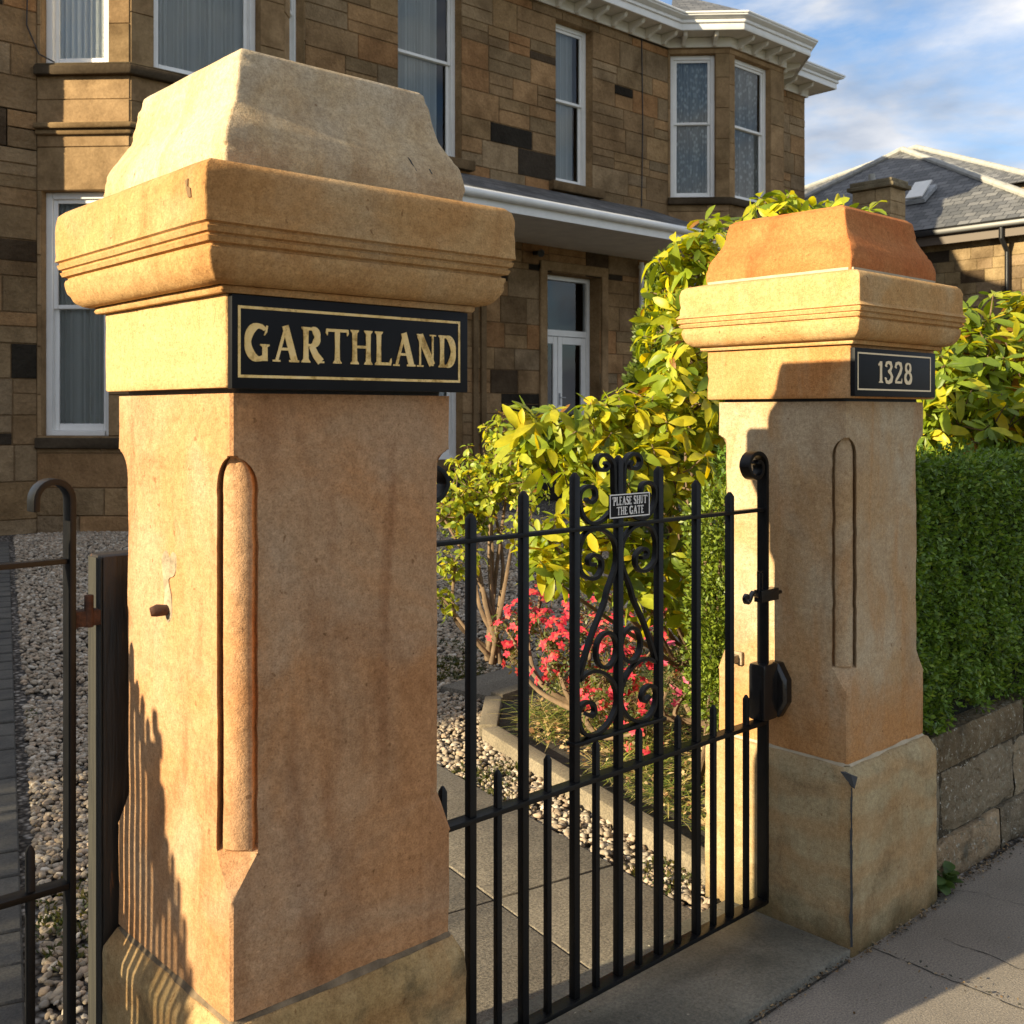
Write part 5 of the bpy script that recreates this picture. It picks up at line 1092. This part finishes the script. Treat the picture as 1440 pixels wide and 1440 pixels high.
x0, x1 = 3.12, 6.2
bot = lambda u: .50 - .035 * np.sin(u * 19) - .03 * np.sin(u * 47)
foliage('foliage', [hedge_face(62000, lambda u, v: np.concatenate([x0 + (x1 - x0) * u ** 1.5, 1.60 + 0 * u, bot(u) + (1.350 - bot(u)) * v], 1), (0, -1, 0)), hedge_face(17000, lambda u, v: np.concatenate([x0 + (x1 - x0) * u, 1.60 + .75 * v, 1.352 + 0 * u], 1), (0, 0, 1)),
                    hedge_face(6000, lambda u, v: np.concatenate([x0 + 0 * u, 1.60 + .75 * u, .48 + .9 * v], 1), (-1, 0, 0)), hedge_face(9000, lambda u, v: np.concatenate([x0 + (x1 - x0) * u, 2.35 + 0 * u, .4 + .97 * v], 1), (0, 1, 0))], M['hedgeleaf'], hd, pos=(4.8, 1.95, .46))
m_ = MB(); m_.box(x0 + .06, x1 - .05, 1.68, 2.28, .45, 1.30); m_.build('shade_core', simple('hedge_shade_core', (.012, .014, .006), .95, bumps=(60, 1, .03)), hd, (4.8, 1.95, .46))  # solid block coloured near black for the shade inside the hedge

# bed grasses and litter
def inbed(p): return (side(p, (2.92, 2.06), (3.33, 3.60)) < 0) & (side(p, (3.33, 3.60), (3.68, 3.93)) < 0) & (side(p, (3.6, 3.90), (6.6, 4.28)) < 0) & (p[:, 0] < 6)
B = scatter(2.9, 5.6, 2.1, 4.2, 2600); B = B[inbed(B)]; nB = len(B)
cl = np.array([noise.noise(Vector((x * 3.2, y * 3.2, 0))) for x, y in B]); B = B[cl > -.25]; nB = len(B)
az_ = rng.uniform(0, 2 * pi, nB); up = rng.uniform(.25, 1.1, nB); D = np.stack([np.cos(az_), np.sin(az_), up * 1.3], 1)
gl_ = leaves(np.concatenate([B, np.full((nB, 1), .03)], 1), D, np.stack([-np.cos(az_), -np.sin(az_), np.full(nB, 1.2)], 1), rng.uniform(.05, .20, nB), rng.uniform(.003, .007, nB), colmix(nB, [(.18, .25, .04), (.32, .34, .07), (.55, .45, .18), (.12, .18, .04)], (3, 3, 4, 2)), .7, .3)
foliage('bed_grass', [gl_], M['grass'], label='tangle of green and straw-coloured grass in the planted bed', cat='grass', kind='stuff')
def litter(pts, z, ln, cols, nm, label):
    n = len(pts); D = np.stack([rng.normal(0, 1, n), rng.normal(0, 1, n), rng.normal(0, .25, n)], 1)
    foliage(nm, [small_leaves(np.concatenate([pts, z[:, None]], 1), D, np.tile([0, 0, 1.], (n, 1)) + rng.normal(0, .4, (n, 3)), rng.uniform(.5, 1.3, n) * ln, rng.uniform(.4, .8, n) * ln, colmix(n, cols, [1] * len(cols), .3))], M['litter'], label=label, cat='litter', kind='stuff', smooth=False)
B = scatter(2.9, 5.6, 2.1, 4.2, 900); B = B[inbed(B)]
litter(B, np.full(len(B), .045) + rng.uniform(0, .02, len(B)), .03, [(.42, .27, .13), (.28, .15, .07), (.52, .38, .20)], 'bed_leaf_litter', 'brown dead leaves lying on the bed soil')
pts = np.concatenate([np.stack([rng.uniform(1.9, 2.66, 260), 1.537 + rng.normal(0, .012, 260)], 1), np.stack([rng.uniform(3.15, 5.0, 900), 1.565 - np.abs(rng.normal(0, .022, 900))], 1), np.stack([rng.uniform(2.68, 3.16, 130), 1.528 - np.abs(rng.normal(0, .008, 130))], 1), scatter(1.6, 4.5, .6, 1.5, 45), np.stack([2.755 + rng.normal(0, .006, 70), rng.uniform(.7, 1.5, 70)], 1)])
litter(pts, np.full(len(pts), .006) + rng.uniform(0, .006, len(pts)), .011, [(.16, .10, .05), (.08, .06, .04), (.28, .20, .11), (.05, .05, .04)], 'pavement_litter', 'crumbs of dead leaf and grit along the pavement edge')
B = scatter(.9, 4.5, 2.1, 6, 900); cl = np.array([noise.noise(Vector((x * 1.7 + 3, y * 1.7, 5))) for x, y in B]); B = B[keep(B) & (cl > .12)]
foliage('moss_tufts', [small_leaves(np.concatenate([np.repeat(B, 5, 0) + rng.normal(0, .012, (len(B) * 5, 2)), np.full((len(B) * 5, 1), .008)], 1), np.stack([rng.normal(0, 1, len(B) * 5), rng.normal(0, 1, len(B) * 5), np.full(len(B) * 5, 1.0)], 1), rng.normal(0, 1, (len(B) * 5, 3)) + [0, 0, 1], rng.uniform(.012, .03, len(B) * 5), rng.uniform(.006, .012, len(B) * 5), colmix(len(B) * 5, [(.07, .075, .015), (.10, .09, .02), (.04, .06, .012)], (1, 1, 1)))],
        M['grass'], label='patches of moss and tiny weeds among the pebbles', cat='moss', kind='stuff')
B = scatter(1.3, 2.64, 1.56, 1.95, 110)
litter(B, np.full(len(B), .026), .008, [(.20, .15, .09), (.40, .36, .28), (.10, .08, .05)], 'step_grit', 'grit and scraps of leaf on the dark threshold step')
# weed at the foot of the wall
wd = empty('weed', (3.22, 1.55, 0), 'small green weed rooted at the foot of the far pillar', 'weed')
P = []; D = []; NN = []
for i in range(26): an = random.uniform(pi, 2.1 * pi); P.append((3.235 + random.uniform(-.03, .04), 1.56 + random.uniform(-.01, .01), .01 + random.uniform(0, .05))); D.append((cos(an), sin(an) * .7, random.uniform(.1, 1.1))); NN.append((0, -.3, 1))
foliage('foliage', [leaves(np.array(P), np.array(D), np.array(NN), rng.uniform(.03, .06, 26), rng.uniform(.025, .045, 26), colmix(26, [(.07, .13, .03), (.10, .17, .04)], (1, 1)), .4, .2)], M['leaf'], wd, pos=(3.22, 1.55, 0))

# off-frame shrub added to shade the near gravel
os_ = empty('added_shade_laurel', (-5.5, 4.0, 0), 'unseen dense laurel added left of the drive to shade the gravel', 'shrub')
foliage('foliage', [box_leaves((-5.6, 3.55 + i * .28, 1.15), (.55, .42, 1.25), 2300, [(.05, .09, .015), (.08, .12, .02)], (1, 1), .11, .05, .3) for i in range(9)], M['hedgeleaf'], os_, pos=(-5.5, 4.0, 0))

# street trees behind the camera, seen in the window glass
for tx, ty, hh, lb in ((-12.5, -3.6, 5.2, 'street tree far left of the camera, nearest the drive'), (-20, -12, 6.5, 'taller street tree across the road on the left'), (7, -13, 6.0, 'street tree across the road behind the camera')):
    tr = empty('street_tree', (tx, ty, 0), lb, 'tree', 'street trees'); m_ = MB(); m_.tube([(tx, ty, -.15), (tx + .1, ty, hh * .4), (tx, ty + .1, hh)], [.2, .15, .05], 8)
    for k in range(9): a = k * 2.4; m_.tube([(tx + .05, ty, hh * (.35 + .05 * k)), (tx + 1.2 * cos(a), ty + 1.2 * sin(a), hh * (.55 + .06 * k)), (tx + 1.9 * cos(a), ty + 1.9 * sin(a), hh * (.65 + .07 * k))], [.06, .035, .01], 6)
    m_.build('trunk', M['bark'], tr, (tx, ty, 0), smooth=60)
    foliage('crown', [box_leaves((tx + 1.5 * cos(k * 2.4) , ty + 1.5 * sin(k * 2.4), hh * (.6 + .06 * k)), (1.1, 1.1, .8), 500, [(.08, .13, .02), (.12, .17, .03)], (1, 1), .13, .07, .2) for k in range(9)], M['hedgeleaf'], tr, pos=(tx, ty, 0))
